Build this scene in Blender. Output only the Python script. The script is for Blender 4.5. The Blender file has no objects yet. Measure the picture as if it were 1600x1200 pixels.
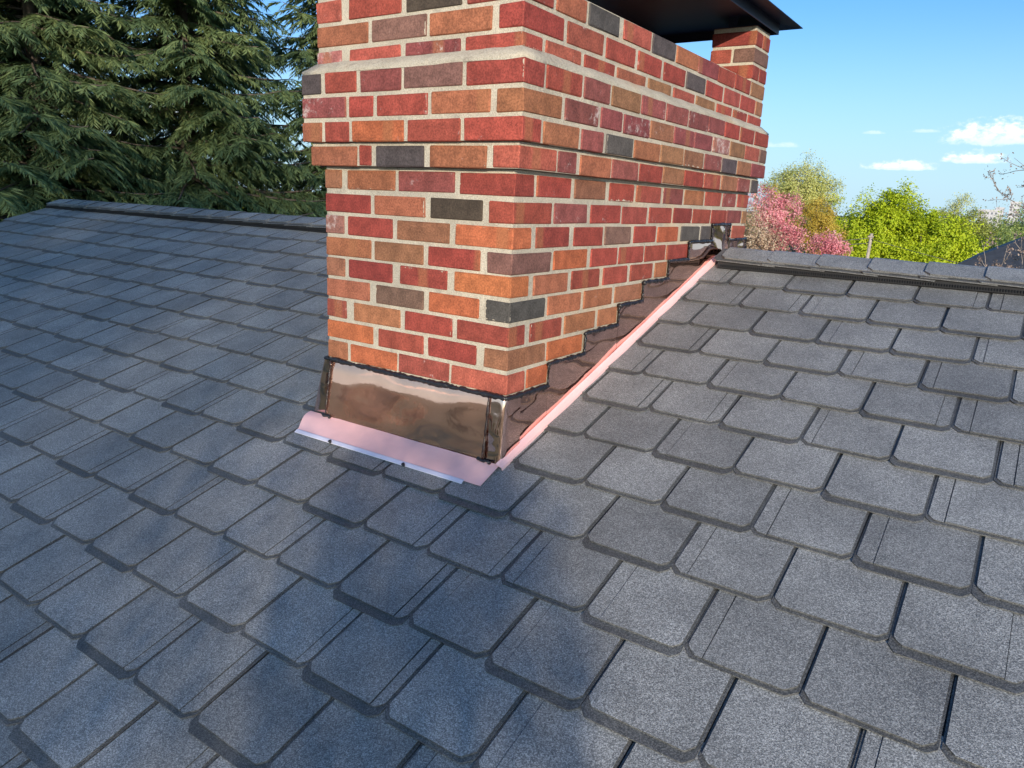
import bpy, bmesh, math, random
import numpy as np
from mathutils import Vector, Matrix

# ------------------------------------------------------------------ camera, sky, sun, exposure
SC = bpy.context.scene
COL = SC.collection
CAM = Vector((1.1389, -1.6425, 0.5377))
YAW, PITCH, ROLL, FPX = 0.5986, -0.2441, 0.0446, 1156.69


def cam_axes():
    cy, sy, cp, sp = math.cos(YAW), math.sin(YAW), math.cos(PITCH), math.sin(PITCH)
    f = Vector((-sy * cp, cy * cp, sp))
    r = Vector((cy, sy, 0))
    u = r.cross(f)
    c, s = math.cos(ROLL), math.sin(ROLL)
    return c * r + s * u, -s * r + c * u, f


R_, U_, F_ = cam_axes()
cam_data = bpy.data.cameras.new('camera')
cam = bpy.data.objects.new('camera', cam_data)
COL.objects.link(cam)
cam.matrix_world = Matrix(((R_.x, U_.x, -F_.x, CAM.x), (R_.y, U_.y, -F_.y, CAM.y), (R_.z, U_.z, -F_.z, CAM.z), (0, 0, 0, 1)))
cam_data.sensor_fit = 'HORIZONTAL'
cam_data.sensor_width = 36.0
cam_data.lens = 36.0 * FPX / 1600.0
cam_data.clip_start = 0.05
cam_data.clip_end = 6000
SC.camera = cam

SUN_AZ, SUN_EL = math.radians(146.0), math.radians(11.5)      # azimuth clockwise from +Y
SUN_STRENGTH, SKY_STRENGTH, EXPOSURE = 1.60, 0.074, 1.86
SKY_TINT = (0.33, 0.595, 0.93, 1)
SUN_DIR = Vector((math.sin(SUN_AZ) * math.cos(SUN_EL), math.cos(SUN_AZ) * math.cos(SUN_EL), math.sin(SUN_EL)))

world = bpy.data.worlds.new('World')
SC.world = world
world.use_nodes = True


def N(nt, typ, **kw):
    n = nt.nodes.new(typ)
    for k, v in kw.items():
        setattr(n, k, v)
    return n


def setin(nt, node, idx, v):
    if isinstance(v, bpy.types.NodeSocket):
        nt.links.new(v, node.inputs[idx])
    elif v is not None:
        node.inputs[idx].default_value = v


def math_(nt, op, a, b=None, c=None, clamp=False):
    n = N(nt, 'ShaderNodeMath', operation=op, use_clamp=clamp)
    setin(nt, n, 0, a)
    setin(nt, n, 1, b)
    setin(nt, n, 2, c)
    return n.outputs[0]


def vmath(nt, op, a, b=None):
    n = N(nt, 'ShaderNodeVectorMath', operation=op)
    setin(nt, n, 0, a)
    setin(nt, n, 1, b)
    return n.outputs['Value'] if op in ('DOT_PRODUCT', 'LENGTH', 'DISTANCE') else n.outputs[0]


def mixc(nt, fac, a, b, blend='MIX'):
    n = N(nt, 'ShaderNodeMix', data_type='RGBA', blend_type=blend)
    setin(nt, n, 0, fac)
    setin(nt, n, 6, a)
    setin(nt, n, 7, b)
    return n.outputs[2]


def noise(nt, vec, scale, detail=2.0, rough=0.5, out=0):
    n = N(nt, 'ShaderNodeTexNoise')
    setin(nt, n, 'Vector', vec)
    n.inputs['Scale'].default_value = scale
    n.inputs['Detail'].default_value = detail
    n.inputs['Roughness'].default_value = rough
    return n.outputs[out]


def smooth(nt, v, lo, hi, a=0.0, b=1.0):
    n = N(nt, 'ShaderNodeMapRange', interpolation_type='SMOOTHSTEP')
    setin(nt, n, 0, v)
    for i, q in enumerate((lo, hi, a, b)):
        setin(nt, n, i + 1, q)
    return n.outputs[0]


def ramp(nt, fac, stops):
    n = N(nt, 'ShaderNodeValToRGB')
    cr = n.color_ramp
    while len(cr.elements) < len(stops):
        cr.elements.new(0.5)
    for e, (p, c) in zip(cr.elements, stops):
        e.position = p
        e.color = (*c, 1) if len(c) == 3 else c
    setin(nt, n, 0, fac)
    return n.outputs[0]


def build_world():
    nt = world.node_tree
    bg = nt.nodes['Background']
    sky = N(nt, 'ShaderNodeTexSky', sky_type='NISHITA', sun_disc=False)
    sky.sun_elevation, sky.sun_rotation = SUN_EL, SUN_AZ
    sky.air_density, sky.dust_density, sky.ozone_density = 1.0, 1.4, 1.8
    co = N(nt, 'ShaderNodeTexCoord').outputs['Generated']
    sep = N(nt, 'ShaderNodeSeparateXYZ')
    nt.links.new(co, sep.inputs[0])
    x, y, z = sep.outputs
    az = math_(nt, 'ARCTAN2', x, y)
    el = math_(nt, 'ARCSINE', z)
    # flat-bottomed cumulus banks: (azimuth, elevation of the base, half width, height) in degrees
    banks = [(-3.1, 4.85, 3.6, 1.5), (-4.1, 3.62, 2.0, 0.75), (-8.3, 3.1, 2.7, 0.62), (-10.3, 5.3, 0.9, 0.22),
             (-7.2, 5.4, 1.1, 0.22), (-16.3, 4.4, 1.8, 0.35), (4.5, 6.2, 3.2, 1.3), (14, 4.2, 4, 1.1), (24, 6.0, 3, 0.9), (38, 4.4, 5, 1.2),
             (60, 5.5, 4, 1.2), (84, 4.1, 6, 1.3), (112, 6.5, 4, 1.4), (150, 5.0, 5, 1.2), (-175, 6.0, 4, 1.3),
             (-140, 4.6, 5, 1.2), (-112, 6.2, 4, 1.2), (-88, 4.3, 4, 1.0), (-36, 3.2, 3.0, 0.7), (-58, 4.6, 3.5, 0.8)]
    comb = N(nt, 'ShaderNodeCombineXYZ')
    setin(nt, comb, 0, math_(nt, 'MULTIPLY', az, 57.3))
    setin(nt, comb, 1, math_(nt, 'MULTIPLY', el, 90.0))
    nz = noise(nt, comb.outputs[0], 1.15, 6.0, 0.62)
    nz2 = noise(nt, comb.outputs[0], 3.2, 4.0, 0.6)
    edge = math_(nt, 'ADD', math_(nt, 'MULTIPLY', math_(nt, 'SUBTRACT', nz, 0.5), 2.6), math_(nt, 'MULTIPLY', math_(nt, 'SUBTRACT', nz2, 0.5), 0.8))
    cover, shade = None, None
    for a0, e0, hw, hh in banks:
        da = math_(nt, 'MULTIPLY', math_(nt, 'SUBTRACT', math_(nt, 'MULTIPLY', az, 57.296), a0), 1.0 / hw)
        de = math_(nt, 'MULTIPLY', math_(nt, 'SUBTRACT', math_(nt, 'MULTIPLY', el, 57.296), e0), 1.0 / hh)
        up = math_(nt, 'MAXIMUM', de, 0.0)
        dn = math_(nt, 'MULTIPLY', math_(nt, 'MINIMUM', de, 0.0), 4.5)
        r2 = math_(nt, 'ADD', math_(nt, 'MULTIPLY', da, da), math_(nt, 'ADD', math_(nt, 'MULTIPLY', up, up), math_(nt, 'MULTIPLY', dn, dn)))
        d = math_(nt, 'SUBTRACT', 1.0, math_(nt, 'ADD', r2, math_(nt, 'MULTIPLY', edge, -1.0)))
        m = smooth(nt, d, 0.0, 1.0, 0.0, 1.0 if hh > 0.4 else 0.45)
        sh = math_(nt, 'MULTIPLY', m, smooth(nt, math_(nt, 'ADD', de, math_(nt, 'MULTIPLY', edge, 0.25)), -0.1, 0.55))
        cover = m if cover is None else math_(nt, 'MAXIMUM', cover, m)
        shade = sh if shade is None else math_(nt, 'MAXIMUM', shade, sh)
    cloud = mixc(nt, shade, (3.6, 4.2, 5.1, 1), (5.3, 5.0, 4.6, 1))
    haze_fac = math_(nt, 'MULTIPLY', smooth(nt, el, -0.02, 0.26, 1.0, 0.0), 0.80)
    base = mixc(nt, haze_fac, mixc(nt, 1.0, sky.outputs[0], SKY_TINT, 'MULTIPLY'), (2.6, 3.6, 4.3, 1))
    col = mixc(nt, math_(nt, 'MULTIPLY', cover, 0.84), base, cloud)
    nt.links.new(col, bg.inputs[0])
    bg.inputs[1].default_value = SKY_STRENGTH


build_world()
sun_data = bpy.data.lights.new('sun', 'SUN')
sun_data.energy = SUN_STRENGTH
sun_data.angle = math.radians(0.5)
sun_data.color = (1.0, 0.86, 0.70)
sun = bpy.data.objects.new('sun', sun_data)
sun.rotation_euler = (-SUN_DIR).to_track_quat('-Z', 'Y').to_euler()
sun.location = SUN_DIR * 60
COL.objects.link(sun)
SC.view_settings.view_transform = 'Standard'
SC.view_settings.look = 'None'
SC.view_settings.gamma = 1.0
SC.view_settings.use_curve_mapping = False
SC.view_settings.exposure = EXPOSURE


# ------------------------------------------------------------------ object helpers
def thing(name, label, cat, loc=(0, 0, 0), group=None):
    o = bpy.data.objects.new(name, None)
    o.location = loc
    o.empty_display_size = 0.1
    COL.objects.link(o)
    o['label'], o['category'] = label, cat
    if group:
        o['group'] = group
    return o


def make_mesh(name, V, F, mats, fmat=None, smooth_=False, attrs=None):
    """V (n,3) array, F list of index tuples or (m,k) array."""
    me = bpy.data.meshes.new(name)
    if isinstance(F, np.ndarray):
        V = np.asarray(V, dtype=np.float32)
        m, k = F.shape
        me.vertices.add(len(V))
        me.vertices.foreach_set('co', V.ravel())
        me.loops.add(m * k)
        me.loops.foreach_set('vertex_index', F.astype(np.int32).ravel())
        me.polygons.add(m)
        me.polygons.foreach_set('loop_start', np.arange(0, m * k, k, dtype=np.int32))
        if smooth_:
            me.polygons.foreach_set('use_smooth', np.ones(m, dtype=bool))
        if fmat is not None:
            me.polygons.foreach_set('material_index', np.asarray(fmat, dtype=np.int32))
        me.update(calc_edges=True)
    else:
        me.from_pydata([tuple(v) for v in V], [], [tuple(f) for f in F])
        if fmat is not None:
            me.polygons.foreach_set('material_index', np.asarray(fmat, dtype=np.int32))
        if smooth_:
            me.polygons.foreach_set('use_smooth', np.ones(len(me.polygons), dtype=bool))
        me.update()
    for m_ in (mats if isinstance(mats, (list, tuple)) else [mats]):
        me.materials.append(m_)
    for nm, (typ, dom, data) in (attrs or {}).items():
        a = me.attributes.new(nm, typ, dom)
        a.data.foreach_set('vector' if typ == 'FLOAT_VECTOR' else 'value', np.asarray(data, dtype=np.float32).ravel())
    return me


def link(name, me, parent=None, loc=(0, 0, 0), rot=None):
    o = bpy.data.objects.new(name, me)
    o.location = loc
    if rot is not None:
        o.rotation_euler = rot
    if parent is not None:
        o.parent = parent
    COL.objects.link(o)
    return o


def world_base(p):
    b = Vector((0, 0, 0))
    while p is not None:
        b += p.location
        p = p.parent
    return b


def part(name, V, F, mats, parent=None, fmat=None, smooth_=False, attrs=None, kind=None):
    """V is given in world metres; the object's origin goes to the middle of the piece."""
    V = np.asarray(V, dtype=np.float64)
    c = (V.min(0) + V.max(0)) / 2
    me = make_mesh(name, V - c, F, mats, fmat, smooth_, attrs)
    o = link(name, me, parent, Vector(c) - world_base(parent))
    if kind:
        o['kind'] = kind
    return o


def tag(o, label, cat, group=None):
    o['label'], o['category'] = label, cat
    if group:
        o['group'] = group
    return o


class MB:
    """collects shapes into one mesh"""

    def __init__(self):
        self.V, self.F, self.M = [], [], []

    def add(self, V, F, m=0):
        b = len(self.V)
        self.V += [tuple(v) for v in V]
        self.F += [tuple(i + b for i in f) for f in F]
        self.M += [m] * len(F)
        return self

    def box(self, x0, x1, y0, y1, z0, z1, m=0):
        V = [(x, y, z) for z in (z0, z1) for y in (y0, y1) for x in (x0, x1)]
        return self.add(V, [(0, 2, 3, 1), (4, 5, 7, 6), (0, 1, 5, 4), (2, 6, 7, 3), (0, 4, 6, 2), (1, 3, 7, 5)], m)

    def tube(self, P, R, n=6, m=0):
        P = [Vector(q) for q in P]
        V, F = [], []
        for i, q in enumerate(P):
            t = (P[min(i + 1, len(P) - 1)] - P[max(i - 1, 0)]).normalized()
            a = t.cross(Vector((0, 0, 1)))
            if a.length < 1e-3:
                a = t.cross(Vector((0, 1, 0)))
            a.normalize()
            b = t.cross(a)
            r = R[i] if isinstance(R, (list, tuple, np.ndarray)) else R
            for k in range(n):
                w = 2 * math.pi * k / n
                V.append(q + (a * math.cos(w) + b * math.sin(w)) * r)
        for i in range(len(P) - 1):
            for k in range(n):
                F.append((i * n + k, i * n + (k + 1) % n, (i + 1) * n + (k + 1) % n, (i + 1) * n + k))
        F.append(tuple(range(n))[::-1])
        F.append(tuple((len(P) - 1) * n + k for k in range(n)))
        return self.add(V, F, m)

    def prism(self, poly, ext, m=0):
        """poly: list of 3-D points, ext: vector"""
        n = len(poly)
        e = Vector(ext)
        V = [Vector(q) for q in poly] + [Vector(q) + e for q in poly]
        F = [tuple(range(n))[::-1], tuple(range(n, 2 * n))] + [(i, (i + 1) % n, n + (i + 1) % n, n + i) for i in range(n)]
        return self.add(V, F, m)

    def build(self, name, mats, parent=None, smooth_=False, kind=None, attrs=None):
        return part(name, self.V, self.F, mats, parent, self.M, smooth_, attrs, kind)


def rbox(dx, dy, dz, b):
    """rounded box, 24 vertices, centred"""
    V, idx = [], {}
    hx, hy, hz = dx / 2, dy / 2, dz / 2
    for sx in (-1, 1):
        for sy in (-1, 1):
            for sz in (-1, 1):
                for ax in range(3):
                    v = [sx * (hx - b), sy * (hy - b), sz * (hz - b)]
                    v[ax] += (sx, sy, sz)[ax] * b
                    idx[(sx, sy, sz, ax)] = len(V)
                    V.append(v)
    F = []

    def face(c):
        P = [np.array(V[i]) for i in c]
        nrm = np.cross(P[1] - P[0], P[2] - P[0])
        if np.dot(nrm, sum(P) / len(P)) < 0:
            c = c[::-1]
        F.append(tuple(c))
    for ax in range(3):
        o1, o2 = [a for a in range(3) if a != ax]
        for s in (-1, 1):
            q = []
            for a, b_ in ((-1, -1), (1, -1), (1, 1), (-1, 1)):
                k = [0, 0, 0]
                k[ax], k[o1], k[o2] = s, a, b_
                q.append(idx[(*k, ax)])
            face(q)
        for a in (-1, 1):
            for b_ in (-1, 1):
                q = []
                for s, aa in ((-1, o1), (-1, o2), (1, o2), (1, o1)):
                    k = [0, 0, 0]
                    k[ax], k[o1], k[o2] = s, a, b_
                    q.append(idx[(*k, aa)])
                face(q)
    for sx in (-1, 1):
        for sy in (-1, 1):
            for sz in (-1, 1):
                face([idx[(sx, sy, sz, a)] for a in range(3)])
    return V, F


# ------------------------------------------------------------------ materials
def new_mat(name):
    m = bpy.data.materials.new(name)
    m.use_nodes = True
    nt = m.node_tree
    return m, nt, nt.nodes['Principled BSDF']


def bump(nt, b, h, strength, dist):
    n = N(nt, 'ShaderNodeBump')
    n.inputs['Strength'].default_value = strength
    n.inputs['Distance'].default_value = dist
    setin(nt, n, 'Height', h)
    nt.links.new(n.outputs[0], b.inputs['Normal'])
    return n


def plain(name, col, rough=0.6, metal=0.0, var=0.15, scale=8.0, bump_s=0.0, bscale=60.0):
    m, nt, b = new_mat(name)
    pos = N(nt, 'ShaderNodeNewGeometry').outputs['Position']
    n = noise(nt, pos, scale, 4.0, 0.6)
    f = smooth(nt, n, 0.25, 0.75, 1 - var, 1 + var)
    c = mixc(nt, 1.0, (*col, 1), f, 'MULTIPLY')
    nt.links.new(c, b.inputs['Base Color'])
    b.inputs['Roughness'].default_value = rough
    b.inputs['Metallic'].default_value = metal
    if bump_s:
        bump(nt, b, noise(nt, pos, bscale, 3.0), bump_s, 0.004)
    return m


def shingle_mat(name, dark=1.0):
    m, nt, b = new_mat(name)
    pos = N(nt, 'ShaderNodeNewGeometry').outputs['Position']
    oi = N(nt, 'ShaderNodeObjectInfo')
    at = N(nt, 'ShaderNodeAttribute', attribute_name='tone')
    rnd = math_(nt, 'FRACT', math_(nt, 'ADD', oi.outputs['Random'], at.outputs['Fac']))
    g1 = noise(nt, pos, 400.0, 3.0, 0.75)
    vo = N(nt, 'ShaderNodeTexVoronoi')
    setin(nt, vo, 'Vector', pos)
    vo.inputs['Scale'].default_value = 520.0
    sp = N(nt, 'ShaderNodeSeparateColor')
    nt.links.new(vo.outputs['Color'], sp.inputs[0])
    grain = math_(nt, 'ADD', math_(nt, 'MULTIPLY', g1, 0.75), math_(nt, 'MULTIPLY', sp.outputs[0], 0.35))
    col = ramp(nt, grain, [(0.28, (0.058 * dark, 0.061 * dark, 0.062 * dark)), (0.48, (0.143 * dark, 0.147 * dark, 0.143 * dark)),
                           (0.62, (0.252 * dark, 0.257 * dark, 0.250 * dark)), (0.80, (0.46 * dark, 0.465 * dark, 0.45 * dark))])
    blot = noise(nt, pos, 5.0, 4.0, 0.65)
    f = math_(nt, 'MULTIPLY', smooth(nt, blot, 0.25, 0.75, 0.78, 1.20), smooth(nt, rnd, 0.0, 1.0, 0.87, 1.12))
    col = mixc(nt, 1.0, col, f, 'MULTIPLY')
    # dusty scuffs left by boots and mortar crumbs
    sc1 = noise(nt, pos, 14.0, 6.0, 0.72)
    sc2 = noise(nt, pos, 2.1, 2.0)
    scuff = math_(nt, 'MULTIPLY', smooth(nt, sc1, 0.60, 0.76), smooth(nt, sc2, 0.48, 0.64))
    col = mixc(nt, math_(nt, 'MULTIPLY', scuff, 0.35), col, (0.42, 0.41, 0.39, 1))
    nt.links.new(col, b.inputs['Base Color'])
    b.inputs['Roughness'].default_value = 0.55
    b.inputs['Specular IOR Level'].default_value = 0.75
    bump(nt, b, math_(nt, 'ADD', g1, math_(nt, 'MULTIPLY', sp.outputs[0], 0.4)), 0.55, 0.0022)
    return m


def brick_mat():
    m, nt, b = new_mat('brick')
    tc = N(nt, 'ShaderNodeTexCoord').outputs['Object']
    pos = N(nt, 'ShaderNodeNewGeometry').outputs['Position']
    nor = N(nt, 'ShaderNodeNewGeometry').outputs['True Normal']
    oi = N(nt, 'ShaderNodeObjectInfo')
    rnd = oi.outputs['Random']
    at = N(nt, 'ShaderNodeAttribute', attribute_name='hue')          # colours of the joined bricks on the far faces
    dm = N(nt, 'ShaderNodeAttribute', attribute_name='dims')
    base = mixc(nt, at.outputs['Alpha'], oi.outputs['Color'], oi.outputs['Color'])
    # broad burn marks and fine speckle
    n1 = noise(nt, pos, 22.0, 4.0, 0.6)
    n2 = noise(nt, pos, 190.0, 3.0, 0.7)
    col = mixc(nt, 1.0, base, smooth(nt, n1, 0.25, 0.75, 0.74, 1.24), 'MULTIPLY')
    col = mixc(nt, 1.0, col, smooth(nt, n2, 0.3, 0.7, 0.70, 1.32), 'MULTIPLY')
    # flashed band across some bricks
    sep = N(nt, 'ShaderNodeSeparateXYZ')
    nt.links.new(tc, sep.inputs[0])
    u = math_(nt, 'ADD', sep.outputs[0], sep.outputs[1])
    u = math_(nt, 'ADD', u, math_(nt, 'MULTIPLY', math_(nt, 'SUBTRACT', noise(nt, pos, 14.0, 2.0), 0.5), 0.02))
    u0 = math_(nt, 'MULTIPLY', math_(nt, 'SUBTRACT', math_(nt, 'FRACT', math_(nt, 'MULTIPLY', rnd, 17.3)), 0.5), 0.16)
    band = smooth(nt, math_(nt, 'ABSOLUTE', math_(nt, 'SUBTRACT', u, u0)), 0.012, 0.026, 1.0, 0.0)
    on = math_(nt, 'GREATER_THAN', math_(nt, 'FRACT', math_(nt, 'MULTIPLY', rnd, 7.7)), 0.66)
    sc_ = N(nt, 'ShaderNodeSeparateColor')
    nt.links.new(oi.outputs['Color'], sc_.inputs[0])
    red = smooth(nt, math_(nt, 'SUBTRACT', sc_.outputs[0], math_(nt, 'MULTIPLY', sc_.outputs[1], 2.0)), 0.0, 0.08)
    band = math_(nt, 'MULTIPLY', math_(nt, 'MULTIPLY', band, on), math_(nt, 'MULTIPLY', red, 0.5))
    col = mixc(nt, band, col, mixc(nt, 1.0, (0.30, 0.125, 0.055, 1), smooth(nt, n2, 0.3, 0.7, 0.75, 1.25), 'MULTIPLY'))
    # dark pits
    pit = smooth(nt, noise(nt, pos, 95.0, 2.0, 0.6), 0.70, 0.76)
    col = mixc(nt, math_(nt, 'MULTIPLY', pit, 0.55), col, (0.035, 0.025, 0.022, 1))
    # efflorescence: obj.color alpha says how much
    e1 = noise(nt, pos, 34.0, 6.0, 0.75)
    e2 = noise(nt, pos, 9.0, 2.0)
    thr = math_(nt, 'SUBTRACT', 0.74, math_(nt, 'MULTIPLY', oi.outputs['Alpha'], 0.26))
    eff = smooth(nt, math_(nt, 'ADD', e1, math_(nt, 'MULTIPLY', math_(nt, 'SUBTRACT', e2, 0.5), 0.5)), thr, math_(nt, 'ADD', thr, 0.16))
    col = mixc(nt, math_(nt, 'MULTIPLY', eff, 0.62), col, (0.58, 0.50, 0.46, 1))
    # mortar smeared over the arrises
    ap = vmath(nt, 'ABSOLUTE', tc)
    an = vmath(nt, 'ABSOLUTE', nor)
    d = vmath(nt, 'ADD', vmath(nt, 'SUBTRACT', dm.outputs['Vector'], ap), vmath(nt, 'MULTIPLY', an, (9.0, 9.0, 9.0)))
    sd = N(nt, 'ShaderNodeSeparateXYZ')
    nt.links.new(d, sd.inputs[0])
    dmin = math_(nt, 'MINIMUM', math_(nt, 'MINIMUM', sd.outputs[0], sd.outputs[1]), sd.outputs[2])
    s1 = noise(nt, pos, 150.0, 4.0, 0.7)
    chip = smooth(nt, math_(nt, 'SUBTRACT', math_(nt, 'MULTIPLY', smooth(nt, noise(nt, pos, 70.0, 3.0, 0.7), 0.52, 0.70), 0.010), dmin), 0.0, 0.002)
    col = mixc(nt, math_(nt, 'MULTIPLY', chip, 0.6), col, mixc(nt, 1.0, col, (0.30, 0.28, 0.28, 1), 'MULTIPLY'))
    s2 = noise(nt, pos, 48.0, 3.0, 0.65)
    w = math_(nt, 'ADD', math_(nt, 'MULTIPLY', s1, 0.0075), math_(nt, 'MULTIPLY', math_(nt, 'SUBTRACT', s2, 0.46), 0.026))
    smear = smooth(nt, math_(nt, 'SUBTRACT', w, dmin), 0.0, 0.0012)
    nt.links.new(mixc(nt, math_(nt, 'MULTIPLY', smear, 0.92), col, mixc(nt, s1, (0.44, 0.36, 0.26, 1), (0.62, 0.54, 0.42, 1))), b.inputs['Base Color'])
    b.inputs['Roughness'].default_value = 0.82
    b.inputs['Specular IOR Level'].default_value = 0.3
    h = math_(nt, 'ADD', math_(nt, 'MULTIPLY', n2, 0.8), math_(nt, 'ADD', math_(nt, 'MULTIPLY', n1, 0.6), math_(nt, 'MULTIPLY', smear, 0.5)))
    bump(nt, b, h, 0.55, 0.003)
    return m


def mortar_mat():
    m, nt, b = new_mat('mortar')
    pos = N(nt, 'ShaderNodeNewGeometry').outputs['Position']
    s = noise(nt, pos, 260.0, 3.0, 0.8)
    l = noise(nt, pos, 6.0, 4.0, 0.6)
    st = noise(nt, pos, 3.1, 3.0, 0.6)
    col = ramp(nt, s, [(0.3, (0.30, 0.265, 0.205)), (0.55, (0.505, 0.445, 0.345)), (0.75, (0.62, 0.565, 0.455))])
    col = mixc(nt, 1.0, col, smooth(nt, l, 0.25, 0.75, 0.82, 1.14), 'MULTIPLY')
    col = mixc(nt, math_(nt, 'MULTIPLY', smooth(nt, st, 0.56, 0.70), 0.30), col, (0.55, 0.33, 0.14, 1))
    soot = noise(nt, pos, 17.0, 5.0, 0.7)
    col = mixc(nt, math_(nt, 'MULTIPLY', smooth(nt, soot, 0.56, 0.72), 0.42), col, (0.16, 0.14, 0.12, 1))
    nt.links.new(col, b.inputs['Base Color'])
    b.inputs['Roughness'].default_value = 0.92
    bump(nt, b, math_(nt, 'ADD', s, math_(nt, 'MULTIPLY', noise(nt, pos, 60.0, 3.0), 1.5)), 0.7, 0.004)
    return m


def copper_mat(name, col, rough, wave=0.35, scale=5.0, metal=1.0):
    m, nt, b = new_mat(name)
    pos = N(nt, 'ShaderNodeNewGeometry').outputs['Position']
    n = noise(nt, pos, 9.0, 3.0, 0.6)
    nt.links.new(mixc(nt, 1.0, (*col, 1), smooth(nt, n, 0.2, 0.8, 0.90, 1.06), 'MULTIPLY'), b.inputs['Base Color'])
    b.inputs['Metallic'].default_value = metal
    sm = smooth(nt, noise(nt, pos, 16.0, 4.0, 0.7), 0.45, 0.7, rough, rough + 0.04)
    nt.links.new(sm, b.inputs['Roughness'])
    mp = N(nt, 'ShaderNodeMapping')
    nt.links.new(pos, mp.inputs[0])
    mp.inputs['Scale'].default_value = (0.28, 0.6, 1.5)
    h = math_(nt, 'ADD', noise(nt, mp.outputs[0], scale, 2.0, 0.45), math_(nt, 'MULTIPLY', noise(nt, pos, 60.0, 2.0), 0.012))
    bump(nt, b, h, wave, 0.02)
    return m


def leaf_mat(name, c_dark, c_mid, c_light, clump=0.9, trans=0.35, rough=0.55):
    m, nt, b = new_mat(name)
    pos = N(nt, 'ShaderNodeNewGeometry').outputs['Position']
    at = N(nt, 'ShaderNodeAttribute', attribute_name='tone')
    n = noise(nt, pos, clump, 3.0, 0.6)
    f = math_(nt, 'ADD', math_(nt, 'MULTIPLY', at.outputs['Fac'], 0.55), math_(nt, 'MULTIPLY', smooth(nt, n, 0.25, 0.75), 0.45))
    col = ramp(nt, f, [(0.1, c_dark), (0.5, c_mid), (0.92, c_light)])
    nt.links.new(col, b.inputs['Base Color'])
    b.inputs['Roughness'].default_value = rough
    b.inputs['Specular IOR Level'].default_value = 0.3
    tr = N(nt, 'ShaderNodeBsdfTranslucent')
    nt.links.new(mixc(nt, 1.0, col, (1.0, 1.0, 0.55, 1), 'MULTIPLY'), tr.inputs[0])
    mx = N(nt, 'ShaderNodeMixShader')
    mx.inputs[0].default_value = trans
    nt.links.new(b.outputs[0], mx.inputs[1])
    nt.links.new(tr.outputs[0], mx.inputs[2])
    out = [q for q in nt.nodes if q.type == 'OUTPUT_MATERIAL'][0]
    nt.links.new(mx.outputs[0], out.inputs[0])
    return m


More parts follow.
